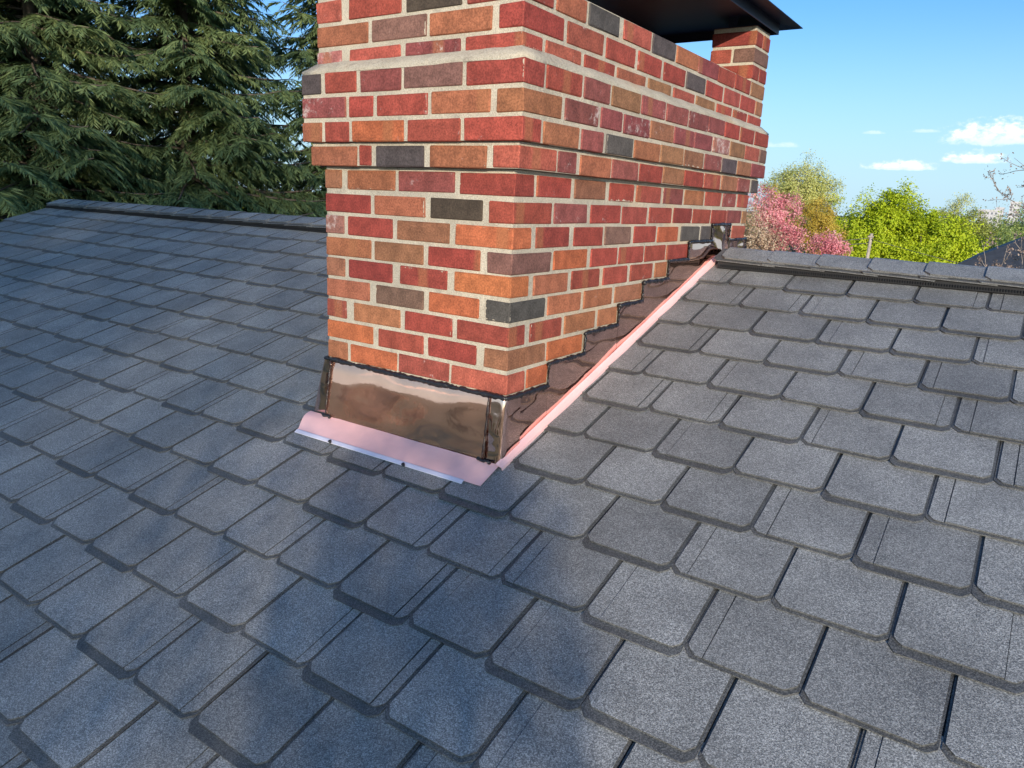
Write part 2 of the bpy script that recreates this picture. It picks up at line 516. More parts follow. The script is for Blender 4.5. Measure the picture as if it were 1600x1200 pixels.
M = {
    'shingle': shingle_mat('slate_grey_granules'),
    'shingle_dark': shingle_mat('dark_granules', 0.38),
    'brick': brick_mat(),
    'mortar': mortar_mat(),
    'copper': copper_mat('copper_sheet', (0.94, 0.60, 0.49), 0.05, 0.5, 5.0),
    'copper_front': copper_mat('copper_front_sheet', (0.92, 0.52, 0.38), 0.05, 0.40, 4.0, 0.90),
    'copper_flat': copper_mat('copper_apron', (0.97, 0.60, 0.57), 0.40, 0.05, 6.0, 0.12),  # nearly matte pink; the bright sky reflection is put into the colour
    'hem_sheen': copper_mat('hem_sky_sheen', (0.82, 0.80, 0.90), 0.30, 0.05, 8.0, 0.25),  # copper hem; its pale sky reflection is put into the colour
    'sealant': plain('black_sealant', (0.018, 0.017, 0.018), 0.28, 0.0, 0.3, 80.0, 0.8, 160.0),
    'seam': plain('copper_tinged_sealant', (0.030, 0.014, 0.011), 0.25, 0.0, 0.4, 90.0, 0.6, 140.0),  # black sealant; reflected copper is put into its colour as brown
    'black_metal': plain('black_metal', (0.004, 0.008, 0.024), 0.5, 0.0, 0.15, 12.0, 0.15, 40.0),  # reflected blue is put into the black as a navy tint
    'black_plastic': plain('black_plastic', (0.006, 0.0065, 0.008), 0.75, 0.0, 0.2, 30.0),
    'crown_dark': plain('dark_crown', (0.03, 0.028, 0.027), 0.95),  # unseen crown coloured near black to cut light bounced under the cap
    'wood_trim': plain('painted_trim', (0.55, 0.54, 0.50), 0.6),
    'siding': plain('pale_siding', (0.50, 0.49, 0.46), 0.7, 0.0, 0.12, 3.0),
    'brick_far': plain('far_brick', (0.26, 0.12, 0.08), 0.85, 0.0, 0.2, 9.0),
    'glass_far': plain('window_glass', (0.03, 0.04, 0.05), 0.08, 0.0, 0.1),
    'far_roof': plain('dark_far_shingles', (0.035, 0.040, 0.050), 0.7, 0.0, 0.3, 6.0, 0.5, 12.0),
    'grey_roof': plain('weathered_grey_shingles', (0.20, 0.20, 0.21), 0.8, 0.0, 0.2, 9.0, 0.5, 20.0),
    'bark': plain('bark', (0.11, 0.085, 0.065), 0.9, 0.0, 0.35, 14.0, 0.8, 40.0),
    'bark_pale': plain('pale_bark', (0.26, 0.22, 0.19), 0.9, 0.0, 0.3, 14.0, 0.6, 40.0),
    'pole_wood': plain('weathered_pole', (0.36, 0.31, 0.25), 0.85, 0.0, 0.25, 10.0),
    'glass_hazy': plain('hazy_window_glass', (0.16, 0.17, 0.19), 0.4),
    'wire': plain('wire', (0.12, 0.11, 0.10), 0.6),
    'concrete': plain('pale_concrete', (0.46, 0.45, 0.46), 0.8, 0.0, 0.1, 0.2),
    'hemlock': leaf_mat('hemlock_needles', (0.062, 0.108, 0.055), (0.140, 0.200, 0.085), (0.27, 0.32, 0.12), 0.9, 0.26),
    'maple': leaf_mat('maple_leaves', (0.21, 0.29, 0.010), (0.42, 0.52, 0.020), (0.60, 0.66, 0.05), 0.5, 0.30),
    'willow': leaf_mat('young_willow_leaves', (0.34, 0.37, 0.11), (0.54, 0.55, 0.18), (0.68, 0.66, 0.28), 0.5, 0.35),
    'redbud': leaf_mat('pink_blossom', (0.45, 0.12, 0.16), (0.74, 0.27, 0.33), (0.86, 0.52, 0.52), 0.8, 0.3),
    'cherry': leaf_mat('pale_blossom', (0.30, 0.18, 0.12), (0.50, 0.36, 0.26), (0.72, 0.62, 0.46), 0.8, 0.3),
    'ochre': leaf_mat('ochre_leaves', (0.28, 0.18, 0.02), (0.48, 0.34, 0.05), (0.60, 0.47, 0.10), 0.5, 0.35),
    'olive': leaf_mat('olive_needles', (0.12, 0.15, 0.025), (0.24, 0.28, 0.05), (0.38, 0.40, 0.09), 0.4, 0.25),
    'pine': leaf_mat('pine_needles', (0.15, 0.21, 0.06), (0.28, 0.36, 0.10), (0.42, 0.48, 0.16), 0.4, 0.2),
    'spring': leaf_mat('brownish_spring_leaves', (0.08, 0.07, 0.03), (0.17, 0.15, 0.06), (0.30, 0.26, 0.11), 0.6, 0.25),
    'bud': leaf_mat('dry_buds', (0.16, 0.11, 0.09), (0.30, 0.22, 0.18), (0.42, 0.33, 0.27), 2.0, 0.2),
    'woods': leaf_mat('far_woods', (0.10, 0.13, 0.06), (0.19, 0.22, 0.10), (0.30, 0.31, 0.15), 0.06, 0.2),
}

# ------------------------------------------------------------------ the ground
RS, RZ0 = 0.329, -0.193               # the roof plane: z = RZ0 + RS*y
RIDGE_Y = 1.572
RA = math.atan(RS)
SLEN = math.hypot(1.0, RS)
GZ = -6.0
NRM = Vector((0, -math.sin(RA), math.cos(RA)))


def roof_pt(x, s, n=0.0):
    """point on the front roof slope: s = distance up the slope from y = 0, n = height off it"""
    return Vector((x, s * math.cos(RA), RZ0 + s * math.sin(RA))) + NRM * n


def in_view(p, margin=0.0):
    d = Vector(p) - CAM
    z = d.dot(F_)
    if z < 0.05:
        return False
    return abs(FPX * d.dot(R_) / z) < 800 * (1 + margin) and abs(FPX * d.dot(U_) / z) < 600 * (1 + margin)


def build_ground():
    m, nt, b = new_mat('lawn')
    pos = N(nt, 'ShaderNodeNewGeometry').outputs['Position']
    n = noise(nt, pos, 0.12, 5.0, 0.6)
    n2 = noise(nt, pos, 9.0, 3.0, 0.7)
    c = ramp(nt, math_(nt, 'ADD', math_(nt, 'MULTIPLY', n, 0.7), math_(nt, 'MULTIPLY', n2, 0.3)),
             [(0.3, (0.075, 0.085, 0.040)), (0.55, (0.14, 0.145, 0.070)), (0.75, (0.23, 0.20, 0.12))])
    nt.links.new(c, b.inputs['Base Color'])
    b.inputs['Roughness'].default_value = 0.95
    bump(nt, b, n2, 0.6, 0.05)
    g = part('ground', [(-3000, -3000, GZ), (3000, -3000, GZ), (3000, 3000, GZ), (-3000, 3000, GZ)], [(0, 1, 2, 3)], m)
    g['kind'] = 'structure'


build_ground()

# ------------------------------------------------------------------ the house under the roof
HX0, HX1 = -5.90, 4.60
EAVE_Y = -3.05
BACK_EAVE_Y = 2 * RIDGE_Y - EAVE_Y
house = thing('house', 'house whose grey slate-look shingle roof fills the foreground around the chimney', 'house', (HX0 / 2 + HX1 / 2, RIDGE_Y, GZ))


def build_house():
    zr = RZ0 + RS * RIDGE_Y
    ze = RZ0 + RS * EAVE_Y
    # roof deck: front and back slope, 16 mm of boarding, a little below the shingles
    mb = MB()
    for y0, z0 in ((EAVE_Y, ze), (BACK_EAVE_Y, ze)):
        P = [(HX0, y0, z0 - 0.004), (HX0, RIDGE_Y, zr - 0.004), (HX0, RIDGE_Y, zr - 0.03), (HX0, y0, z0 - 0.03)]
        mb.prism(P, (HX1 - HX0, 0, 0))
    mb.build('roof_deck', M['shingle_dark'], house)
    # walls, set in from the eaves; gables rise to the deck
    wy0, wy1, wx0, wx1 = EAVE_Y + 0.4, BACK_EAVE_Y - 0.4, HX0 + 0.25, HX1 - 0.25
    zw = RZ0 + RS * wy0 - 0.05
    t = 0.2
    mb = MB()
    mb.box(wx0, wx1, wy0, wy0 + t, GZ, zw)
    mb.box(wx0, wx1, wy1 - t, wy1, GZ, zw)
    for x in (wx0, wx1 - t):
        mb.prism([(x, wy0 + t, GZ), (x, wy1 - t, GZ), (x, wy1 - t, zw), (x, RIDGE_Y, zr - 0.06), (x, wy0 + t, zw)], (t, 0, 0))
    mb.build('wall', M['siding'], house)
    for x in (wx0 - 0.02, wx1 - 0.02):
        w = MB().box(x, x + 0.04, 0.9, 1.0, GZ + 2.9, GZ + 4.3).box(x, x + 0.04, 2.1, 2.2, GZ + 2.9, GZ + 4.3).box(x, x + 0.04, 1.0, 2.1, GZ + 4.2, GZ + 4.3).box(x, x + 0.04, 1.0, 2.1, GZ + 2.9, GZ + 3.0).build('window', M['wood_trim'], house)
        MB().box(x + 0.012, x + 0.028, 1.0, 2.1, GZ + 3.0, GZ + 4.2).build('pane', M['glass_far'], w)
    # rake boards and gutters
    for x in (HX0 - 0.022, HX1 + 0.002):
        for y0, y1 in ((EAVE_Y, RIDGE_Y), (BACK_EAVE_Y, RIDGE_Y)):
            MB().prism([(x, y0, ze - 0.035), (x, y1, zr - 0.035), (x, y1, zr - 0.2), (x, y0, ze - 0.2)], (0.02, 0, 0)).build('rake_board', M['wood_trim'], house)
    for y0, sg in ((EAVE_Y, -1), (BACK_EAVE_Y, 1)):
        MB().box(HX0, HX1, min(y0, y0 + sg * 0.11), max(y0, y0 + sg * 0.11), ze - 0.16, ze - 0.05).build('gutter', M['wood_trim'], house)
    # weathered skin of the unseen back slope
    P = [(HX0, RIDGE_Y, zr + 0.012), (HX0, BACK_EAVE_Y, ze + 0.012), (HX0, BACK_EAVE_Y, ze + 0.002), (HX0, RIDGE_Y, zr + 0.002)]
    MB().prism(P, (HX1 - HX0, 0, 0)).build('back_slope', M['shingle'], house)


build_house()

# ---- shingle tabs: a laminated top piece with clipped corners over a dark backing that shows below it
PITCH_X, EXPO = 0.2225, 0.1975
S_BASE = 0.196


def tab_outline(x0, x1, v0, v1, cl, cr):
    def corner(x, c, sg):
        if c <= 0:
            return [(x, v0)]
        return [(x, v0 + c * 1.05), (x + sg * c * 0.10, v0 + c * 0.84), (x + sg * c * 0.80, v0 + c * 0.12), (x + sg * c * 1.05, v0)]
    left = corner(x0, cl, 1)
    right = corner(x1, cr, -1)[::-1]
    return left + right + [(x1, v1), (x0, v1)]


def tab_geo(kind, back, rnd):
    """kind 0: one slate face, 1: narrow strip left, 2: narrow strip right"""
    mb = MB()
    hw = PITCH_X / 2 - 0.0056
    c = 0.0185 + rnd.uniform(-0.003, 0.004)
    t0, t1, ts = 0.0030, 0.0070, 0.0054
    sw = rnd.uniform(0.024, 0.036)

    def piece(x0, x1, cl, cr, z0, z1, v0=0.0, m=0, v1=0.235):
        o = tab_outline(x0, x1, v0, v1, cl, cr)
        o = [(x + rnd.uniform(-0.0008, 0.0008), v + (rnd.uniform(-0.0012, 0.0012) if v < 0.2 else 0)) for x, v in o]
        n = len(o)
        V = [(x, v, z0) for x, v in o] + [(x, v, z1) for x, v in o]
        mb.add(V, [tuple(range(n, 2 * n))], m)
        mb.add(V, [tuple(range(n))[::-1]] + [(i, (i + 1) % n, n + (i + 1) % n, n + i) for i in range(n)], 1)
    if kind == 0:
        piece(-hw, hw, c, c, t0, t1)
    elif kind == 1:
        piece(-hw, -hw + sw, c * 0.95, 0, t0, ts)
        piece(-hw + sw + 0.0016, hw, 0, c, t0, t1)
    else:
        piece(-hw, hw - sw - 0.0016, c, 0, t0, t1)
        piece(hw - sw, hw, 0, c * 0.95, t0, ts)
    hb = PITCH_X / 2 - 0.0006
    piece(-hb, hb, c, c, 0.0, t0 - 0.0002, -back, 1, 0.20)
    return mb


def build_shingles():
    rnd = random.Random(7)
    geo = []
    for kind in (0, 0, 0, 0, 1, 1, 1, 2, 2, 2):
        for back in (0.009, 0.022):
            geo.append((kind, back, tab_geo(kind, back, rnd)))
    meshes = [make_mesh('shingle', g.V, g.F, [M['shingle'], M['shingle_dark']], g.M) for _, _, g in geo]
    tilt = RA - 0.040
    todo = []
    for i in range(-14, 7):
        s = S_BASE + EXPO * i
        x = 0.15 + (0.0 if i % 2 == 0 else 0.1135) + PITCH_X / 2
        x -= PITCH_X * math.ceil((x - HX0) / PITCH_X)
        k = 0
        drift = 0.0
        while x < HX1 + 0.05:
            k += 1
            y = s * math.cos(RA)
            inside = -0.62 < x < -0.09 and y > 0.02
            if not inside:
                right = x > 0.2
                q = rnd.random()
                kind = 0 if q < 0.40 else ((1 if right else 2) if q < 0.90 else (2 if right else 1))
                thick = (k + i) % 2 == 0 if rnd.random() < 0.75 else rnd.random() < 0.5
                js = [j for j, g in enumerate(geo) if g[0] == kind and (g[1] > 0.01) == thick]
                j = rnd.choice(js)
                p = roof_pt(x + rnd.uniform(-0.0012, 0.0012), s + rnd.uniform(-0.0022, 0.0022), 0.008 + rnd.uniform(-0.0008, 0.0012))
                rz = rnd.uniform(-0.006, 0.006)
                mid = roof_pt(x, s + 0.1, 0.012)
                seen = in_view(mid, 0.06)
                todo.append((0 if seen else 1, (mid - CAM).length, p, rz, j, tilt + rnd.uniform(-0.010, 0.008), rnd.random()))
            x += PITCH_X
    todo.sort(key=lambda t: (t[0], t[1]))
    for _, _, p, rz, j, tl, _ in todo[:300]:
        link('shingle', meshes[j], house, p - house.location, (tl, 0, rz))
    V, F, Mi, T = [], [], [], []
    for _, _, p, rz, j, tl, tone in todo[300:]:
        g = geo[j][2]
        mat = Matrix.Translation(p) @ Matrix.Rotation(rz, 4, 'Z') @ Matrix.Rotation(tl, 4, 'X')
        b = len(V)
        for v in g.V:
            w = mat @ Vector(v)
            w.x = min(max(w.x, HX0 - 0.012), HX1 + 0.012)
            V.append(tuple(w))
        F += [tuple(a + b for a in f) for f in g.F]
        Mi += g.M
        T += [tone] * len(g.F)
    part('shingle_field', V, F, [M['shingle'], M['shingle_dark']], house, Mi, False, {'tone': ('FLOAT', 'FACE', T)}, 'stuff')


build_shingles()


# ---- ridge vent and the lapped ridge caps over it
def ridge_runs():
    return [(HX0 + 0.0, -0.775), (0.055, HX1)]


def build_ridge():
    rnd = random.Random(21)
    zr = RZ0 + RS * RIDGE_Y
    ss = RIDGE_Y * SLEN
    for x0, x1 in ridge_runs():
        # vent body: two wedges of black plastic, 20 mm high
        mb = MB()
        for sg in (1, -1):
            def q(d, n):
                v = roof_pt(0, ss - d, n)
                y = v.y if sg == 1 else 2 * RIDGE_Y - v.y
                return (x0, y, v.z)
            mb.prism([q(0.0, 0.012), q(0.132, 0.011), q(0.134, 0.0165), q(0.120, 0.037), q(0.0, 0.041)], (x1 - x0, 0, 0))
        vent = mb.build('ridge_vent', M['black_plastic'], house)
        lv = MB()
        x = x0 + 0.01
        while x < min(x1, 1.9) - 0.01:
            a, b_ = roof_pt(x, ss - 0.1285, 0.0185), roof_pt(x, ss - 0.134, 0.0300)
            lv.box(x, x + 0.0035, b_.y - 0.001, a.y + 0.002, a.z, b_.z)
            x += 0.0085 if x0 > 0 else 0.011
        lo = lv.build('vent_louvre', M['black_plastic'], vent, kind='stuff')
        # cap shingles
        xs = []
        x = x0 + 0.005
        while x < x1 - (0.26 if x0 < -1 else 0.08):
            xs.append(x)
            x += 0.1905 if x0 > 0 else 0.208
        protos = []
        for v in range(4):
            protos.append(cap_geo(rnd))
        for k, x in enumerate(xs):
            me = protos[k % 4]
            flip = x0 < -1
            link('ridge_cap', me, house, Vector((x + (0.27 if flip else 0), RIDGE_Y, zr)) - house.location + Vector((0, rnd.uniform(-0.002, 0.002), rnd.uniform(-0.0005, 0.001))),
                 (rnd.uniform(-0.008, 0.008), 0.030 + rnd.uniform(-0.004, 0.004), rnd.uniform(-0.008, 0.008) + (math.pi if flip else 0)))


def cap_geo(rnd):
    """a cap folded over the ridge; local x from its exposed left end, with a dark lower ply peeping out"""
    mb = MB()

    def sheet(xl, ln, ext, lift, th, m, ch):
        prof = [-(0.135 + ext), -(0.135 + ext) + ch, -0.06, -0.025, -0.008, 0.008, 0.025, 0.06, (0.135 + ext) - ch, 0.135 + ext]

        def z(d):
            a = abs(d)
            return -math.sin(RA) * (a - 0.02) - 0.003 if a > 0.03 else -math.sin(RA) * a * a / 0.06 - 0.0015
        n = len(prof)
        V, F, top = [], [], []
        for zz in (lift, lift + th):
            for d in prof:
                e = abs(d)
                c = ch * 0.9 if e > 0.134 + ext - 1e-4 else (0.0)
                if abs(e - (0.135 + ext - ch)) < 1e-6:
                    c = 0.0
                hz = z(d) * 1.0
                y = d * math.cos(RA)
                V.append((xl + c + rnd.uniform(-0.0006, 0.0006), y, hz + zz))
                V.append((xl + ln, y, hz + zz))
        o = 2 * n
        for i in range(n - 1):
            a, b_ = 2 * i, 2 * (i + 1)
            top.append((o + a, o + a + 1, o + b_ + 1, o + b_))
            F.append((a, b_, b_ + 1, a + 1))
            F.append((a, o + a, o + b_, b_))
            F.append((a + 1, b_ + 1, o + b_ + 1, o + a + 1))
        F.append((0, 1, o + 1, o))
        e = 2 * (n - 1)
        F.append((e, o + e, o + e + 1, e + 1))
        mb.add(V, F, 1)
        mb.add(V, top, m)
    sheet(-0.026, 0.26, 0.014, 0.0430, 0.0040, 1, 0.022)
    sheet(0.0, 0.27, 0.0, 0.0495, 0.0065, 0, 0.024)
    return make_mesh('ridge_cap', mb.V, mb.F, [M['shingle'], M['shingle_dark']], mb.M)


build_ridge()

# ------------------------------------------------------------------ the chimney
W, L, H = 0.728, 1.925, 0.0677
chimney = thing('chimney', 'red brick chimney with corbelled courses and a black metal cap', 'chimney', (-W / 2, L / 2, -0.2))
TONES = {'r': (0.262, 0.052, 0.036), 'd': (0.205, 0.038, 0.029), 'p': (0.205, 0.056, 0.050), 'o': (0.295, 0.105, 0.054), 'O': (0.365, 0.104, 0.044),
         't': (0.245, 0.110, 0.058), 'b': (0.155, 0.082, 0.062), 'g': (0.072, 0.058, 0.056), 'k': (0.062, 0.042, 0.032), 'l': (0.29, 0.070, 0.048),
         'w': (0.29, 0.115, 0.095)}
EFF = {'r': 0.2, 'd': 0.1, 'p': 0.5, 'o': 0.15, 'O': 0.1, 't': 0.15, 'b': 0.1, 'g': 0.1, 'k': 0.05, 'l': 0.3, 'w': 0.95}
# every brick the photograph shows: (course, projection, front face from the left, long face from the near corner)
COURSES = [
    (0, 0.0000, [(-0.728,-0.638,'o'),(-0.621,-0.419,'O'),(-0.408,-0.211,'l'),(-0.198,0.0,'l')],
        [(-0.0,0.091,'l'),(0.105,0.212,'O')]),
    (1, 0.0000, [(-0.728,-0.523,'O'),(-0.495,-0.312,'r'),(-0.29,-0.112,'d'),(-0.081,0.0,'t')],
        [(-0.0,0.195,'O'),(0.209,0.415,'O')]),
    (2, 0.0000, [(-0.728,-0.641,'l'),(-0.604,-0.407,'o'),(-0.384,-0.203,'r'),(-0.182,0.0,'r')],
        [(-0.0,0.08,'l'),(0.111,0.281,'r'),(0.302,0.493,'o'),(0.517,0.647,'o')]),
    (3, 0.0000, [(-0.728,-0.536,'o'),(-0.505,-0.314,'b'),(-0.29,-0.109,'O'),(-0.081,0.0,'g')],
        [(-0.0,0.18,'r'),(0.199,0.391,'o'),(0.413,0.6,'o'),(0.626,0.83,'t')]),
    (4, 0.0000, [(-0.728,-0.646,'t'),(-0.624,-0.441,'d'),(-0.405,-0.225,'r'),(-0.195,0.0,'O')],
        [(-0.0,0.089,'o'),(0.117,0.302,'o'),(0.328,0.503,'r'),(0.533,0.704,'r'),(0.732,0.91,'r'),(0.938,1.041,'o')]),
    (5, 0.0000, [(-0.728,-0.529,'o'),(-0.512,-0.317,'t'),(-0.295,-0.109,'r'),(-0.082,0.0,'b')],
        [(-0.0,0.199,'b'),(0.219,0.412,'O'),(0.44,0.618,'r'),(0.635,0.821,'r'),(0.84,1.014,'r'),(1.031,1.232,'r')]),
    (6, 0.0000, [(-0.728,-0.647,'w'),(-0.626,-0.44,'r'),(-0.419,-0.22,'t'),(-0.196,0.0,'O')],
        [(-0.0,0.091,'b'),(0.118,0.296,'d'),(0.327,0.506,'r'),(0.524,0.709,'b'),(0.737,0.912,'r'),(0.935,1.121,'O'),(1.154,1.341,'g'),(1.366,1.554,'g'),(1.575,1.724,'r'),(1.748,1.925,'l')]),
    (7, 0.0000, [(-0.728,-0.531,'r'),(-0.511,-0.313,'o'),(-0.289,-0.107,'k'),(-0.082,0.0,'r')],
        [(-0.0,0.19,'r'),(0.207,0.393,'p'),(0.421,0.618,'r'),(0.637,0.823,'l'),(0.848,1.04,'r'),(1.065,1.242,'d'),(1.26,1.448,'r'),(1.468,1.643,'d'),(1.659,1.847,'p'),(1.867,1.925,'t')]),
    (8, 0.0000, [(-0.728,-0.656,'t'),(-0.627,-0.43,'o'),(-0.414,-0.206,'p'),(-0.184,0.0,'r')],
        [(-0.0,0.092,'r'),(0.11,0.289,'r'),(0.315,0.502,'t'),(0.535,0.704,'r'),(0.731,0.928,'l'),(0.956,1.134,'p'),(1.157,1.353,'o'),(1.377,1.554,'l'),(1.587,1.749,'p'),(1.78,1.925,'l')]),
    (9, 0.0286, [(-0.757,-0.558,'o'),(-0.545,-0.498,'r'),(-0.476,-0.294,'g'),(-0.27,-0.077,'o'),(-0.054,0.029,'l')],
        [(-0.029,0.154,'r'),(0.167,0.263,'p'),(0.287,0.475,'o'),(0.486,0.665,'p'),(0.681,0.86,'r'),(0.872,1.055,'t'),(1.067,1.255,'r'),(1.268,1.446,'l'),(1.466,1.657,'t'),(1.669,1.832,'p'),(1.861,1.954,'g')]),
    (10, 0.0460, [(-0.774,-0.69,'o'),(-0.673,-0.573,'r'),(-0.556,-0.356,'O'),(-0.338,-0.154,'r'),(-0.138,0.046,'r')],
        [(-0.046,0.043,'b'),(0.058,0.239,'o'),(0.257,0.382,'p'),(0.403,0.579,'g'),(0.593,0.785,'o'),(0.798,0.99,'t'),(1.006,1.19,'t'),(1.207,1.385,'p'),(1.405,1.574,'g'),(1.592,1.763,'t'),(1.779,1.971,'p')]),
    (11, 0.0460, [(-0.774,-0.585,'p'),(-0.568,-0.474,'r'),(-0.455,-0.269,'r'),(-0.252,-0.058,'o'),(-0.035,0.046,'o')],
        [(-0.046,0.138,'r'),(0.16,0.341,'p'),(0.361,0.491,'p'),(0.508,0.69,'p'),(0.7,0.887,'t'),(0.897,1.074,'p'),(1.085,1.259,'p'),(1.278,1.462,'w'),(1.479,1.656,'t'),(1.672,1.858,'l'),(1.875,1.971,'b')]),
    (12, 0.0460, [(-0.774,-0.69,'g'),(-0.669,-0.541,'r'),(-0.521,-0.366,'p'),(-0.352,-0.151,'b'),(-0.135,0.046,'r')],
        [(-0.046,0.044,'l'),(0.059,0.239,'r'),(0.255,0.403,'p'),(0.419,0.607,'t'),(0.623,0.802,'p'),(0.816,1.002,'p'),(1.018,1.203,'p'),(1.212,1.38,'p'),(1.395,1.565,'r'),(1.582,1.757,'r'),(1.781,1.971,'r')]),
    (13, 0.0120, [(-0.74,-0.637,'w'),(-0.599,-0.402,'l'),(-0.378,-0.188,'p'),(-0.167,0.012,'r')],
        [(-0.012,0.08,'l'),(0.101,0.281,'l'),(0.304,0.484,'r'),(0.506,0.701,'o'),(0.727,0.908,'t'),(0.935,1.126,'l'),(1.148,1.338,'t'),(1.367,1.536,'r'),(1.564,1.734,'r'),(1.757,1.937,'r')]),
    (14, 0.0120, [(-0.74,-0.527,'o'),(-0.508,-0.306,'b'),(-0.292,-0.087,'o'),(-0.062,0.012,'r')],
        [(-0.012,0.182,'r'),(0.205,0.404,'l'),(0.427,0.616,'r'),(0.64,0.815,'r'),(0.84,1.02,'r'),(1.04,1.218,'g'),(1.236,1.413,'r'),(1.438,1.619,'l'),(1.641,1.826,'r'),(1.845,1.937,'t')]),
    (15, 0.0120, [(-0.74,-0.637,'l'),(-0.601,-0.4,'r'),(-0.377,-0.187,'k'),(-0.166,0.012,'r')],
        [(-0.012,0.123,'r'),(0.144,0.295,'o'),(0.314,0.494,'g'),(0.528,0.72,'l'),(0.737,0.916,'g'),(0.934,1.13,'o'),(1.139,1.343,'p'),(1.348,1.531,'r'),(1.548,1.735,'r'),(1.756,1.937,'t')]),
]

PIN = 0.093                                          # depth of a brick into the wall


def build_bricks():
    rnd = random.Random(3)

    def grow(x0, x1, y0, y1, off):
        e = 0.0017
        return (x0 - e if x0 > -W - off + 0.002 else x0, x1 + e if x1 < off - 0.002 else x1, y0 - e if y0 > -off + 0.002 else y0, y1 + e if y1 < L + off - 0.002 else y1)
    Hb = 0.0566
    for k, off, fr, rr in COURSES:
        z0 = k * H + 0.0056
        hb = Hb
        if k == 13:
            z0, hb = z0 + 0.022, Hb - 0.022          # lower part lies under the mortar wash
        if k in (5, 6, 7):
            z0 -= 0.004
        items = []
        for j, (a, b, c) in enumerate(fr):
            d0 = -off
            if j == len(fr) - 1:
                items.append((a, off, d0, rr[0][1], c))
            else:
                items.append((a, b, d0, d0 + PIN, c))
        for j, (a, b, c) in enumerate(rr[1:]):
            items.append((off - PIN, off, a, b, c))
        for x0, x1, y0, y1, c in items:
            x0, x1, y0, y1 = grow(x0, x1, y0, y1, off)
            dx, dy = x1 - x0, y1 - y0
            V, F = rbox(dx, dy, hb, 0.0028)
            V = [[q + rnd.uniform(-0.0011, 0.0011) for q in v] for v in V]
            V = np.array(V)
            dims = np.tile(np.array([dx / 2, dy / 2, hb / 2]), (len(V), 1))
            me = make_mesh('brick', V, F, M['brick'], None, False, {'dims': ('FLOAT_VECTOR', 'POINT', dims)})
            o = link('brick', me, chimney, Vector(((x0 + x1) / 2, (y0 + y1) / 2, z0 + hb / 2 + rnd.uniform(-0.001, 0.001))) - chimney.location,
                     (rnd.uniform(-0.004, 0.004), rnd.uniform(-0.004, 0.004), rnd.uniform(-0.003, 0.003)))
            f = rnd.uniform(0.86, 1.14)
            t = TONES[c]
            o.color = (t[0] * f * rnd.uniform(0.95, 1.05), t[1] * f * rnd.uniform(0.9, 1.1), t[2] * f, max(0.0, min(1.0, EFF[c] + rnd.uniform(-0.15, 0.2))))
    # the two faces turned away: same bond, joined
    mb = MB()
    for k in range(16):
        off = COURSES[k][1]
        z0 = k * H + 0.0063
        y = -off + (0.105 if k % 2 else 0.21)
        while y < L + off - 0.05:
            y1 = min(y + 0.188, L + off)
            mb.box(-W - off, -W - off + PIN, y, y1, z0, z0 + Hb)
            y = y1 + 0.016
        x = off - (0.105 if k % 2 == 0 else 0.21)
        while x > -W - off + 0.05:
            x1 = max(x - 0.188, -W - off)
            mb.box(x1, x, L + off - PIN, L + off, z0 - 0.0003, z0 + Hb - 0.0003)
            x = x1 - 0.016
    o = mb.build('far_side_brickwork', M['brick'], chimney, kind='stuff', attrs={'dims': ('FLOAT_VECTOR', 'POINT', [(9, 9, 9)] * len(mb.V))})
    o.color = (*TONES['r'], 0.2)


def build_mortar():
    rec = 0.0042
    mb = MB()
    z9, z10, z13, z16 = 9 * H, 10 * H, 13 * H, 16 * H
    mb.box(-W + rec, -rec, rec, L - rec, -1.0, z9 + 0.004)
    o = 0.0286 - rec
    mb.box(-W - o, o, -o, L + o, z9 + 0.0056, z10 + 0.004)
    o = 0.046 - rec
    mb.box(-W - o, o, -o, L + o, z10 + 0.0056, z13)
    o = 0.012 - rec
    t = 0.088
    mb.box(-W - o, o, -o, -o + t, z13, z16 - 0.004)
    mb.box(-W - o, o, L + o - t, L + o, z13, z16 - 0.004)
    mb.box(-W - o, -W - o + t, -o + t, L + o - t, z13, z16 - 0.004)
    mb.box(o - t, o, -o + t, L + o - t, z13, z16 - 0.004)
    core = mb.build('mortar', M['mortar'], chimney)
    # weathered wash sloping from the corbel up to the shaft
    rnd = random.Random(5)
    rings = [(0.0435, z13 - 0.006), (0.0445, z13 + 0.002), (0.030, z13 + 0.016), (0.016, z13 + 0.027), (0.006, z13 + 0.0325)]
    V, F = [], []

    def loop(o, z):
        P = []
        c = [(-W - o, -o), (o, -o), (o, L + o), (-W - o, L + o)]
        for i in range(4):
            a, b = c[i], c[(i + 1) % 4]
            n = 34 if i % 2 else 14
            for j in range(n):
                f = j / n
                jit = rnd.uniform(-0.0018, 0.0018) if 0 < j else 0
                P.append((a[0] + (b[0] - a[0]) * f + (jit if i % 2 else 0), a[1] + (b[1] - a[1]) * f + (0 if i % 2 else jit), z + rnd.uniform(-0.0018, 0.0018)))
        return P
    for o, z in rings:
        V += loop(o, z)
    n = len(V) // len(rings)
    for r in range(len(rings) - 1):
        for j in range(n):
            F.append((r * n + j, r * n + (j + 1) % n, (r + 1) * n + (j + 1) % n, (r + 1) * n + j))
    part('mortar_wash', V, F, M['mortar'], core, None, True)
    # crown inside the shaft with a clay flue
    MB().box(-W + 0.05, -0.05, 0.05, L - 0.05, z13 - 0.05, z13 + 0.05).build('crown', M['crown_dark'], chimney)
    fl = MB()
    for y0 in (0.3, 1.15):
        for x0, x1, ya, yb in ((-0.52, -0.50, y0, y0 + 0.4), (-0.22, -0.20, y0, y0 + 0.4), (-0.50, -0.22, y0, y0 + 0.02), (-0.50, -0.22, y0 + 0.38, y0 + 0.40)):
            fl.box(x0, x1, ya, yb, z13 + 0.05, z13 + 0.16)
    fl.build('flue', M['brick_far'], chimney)


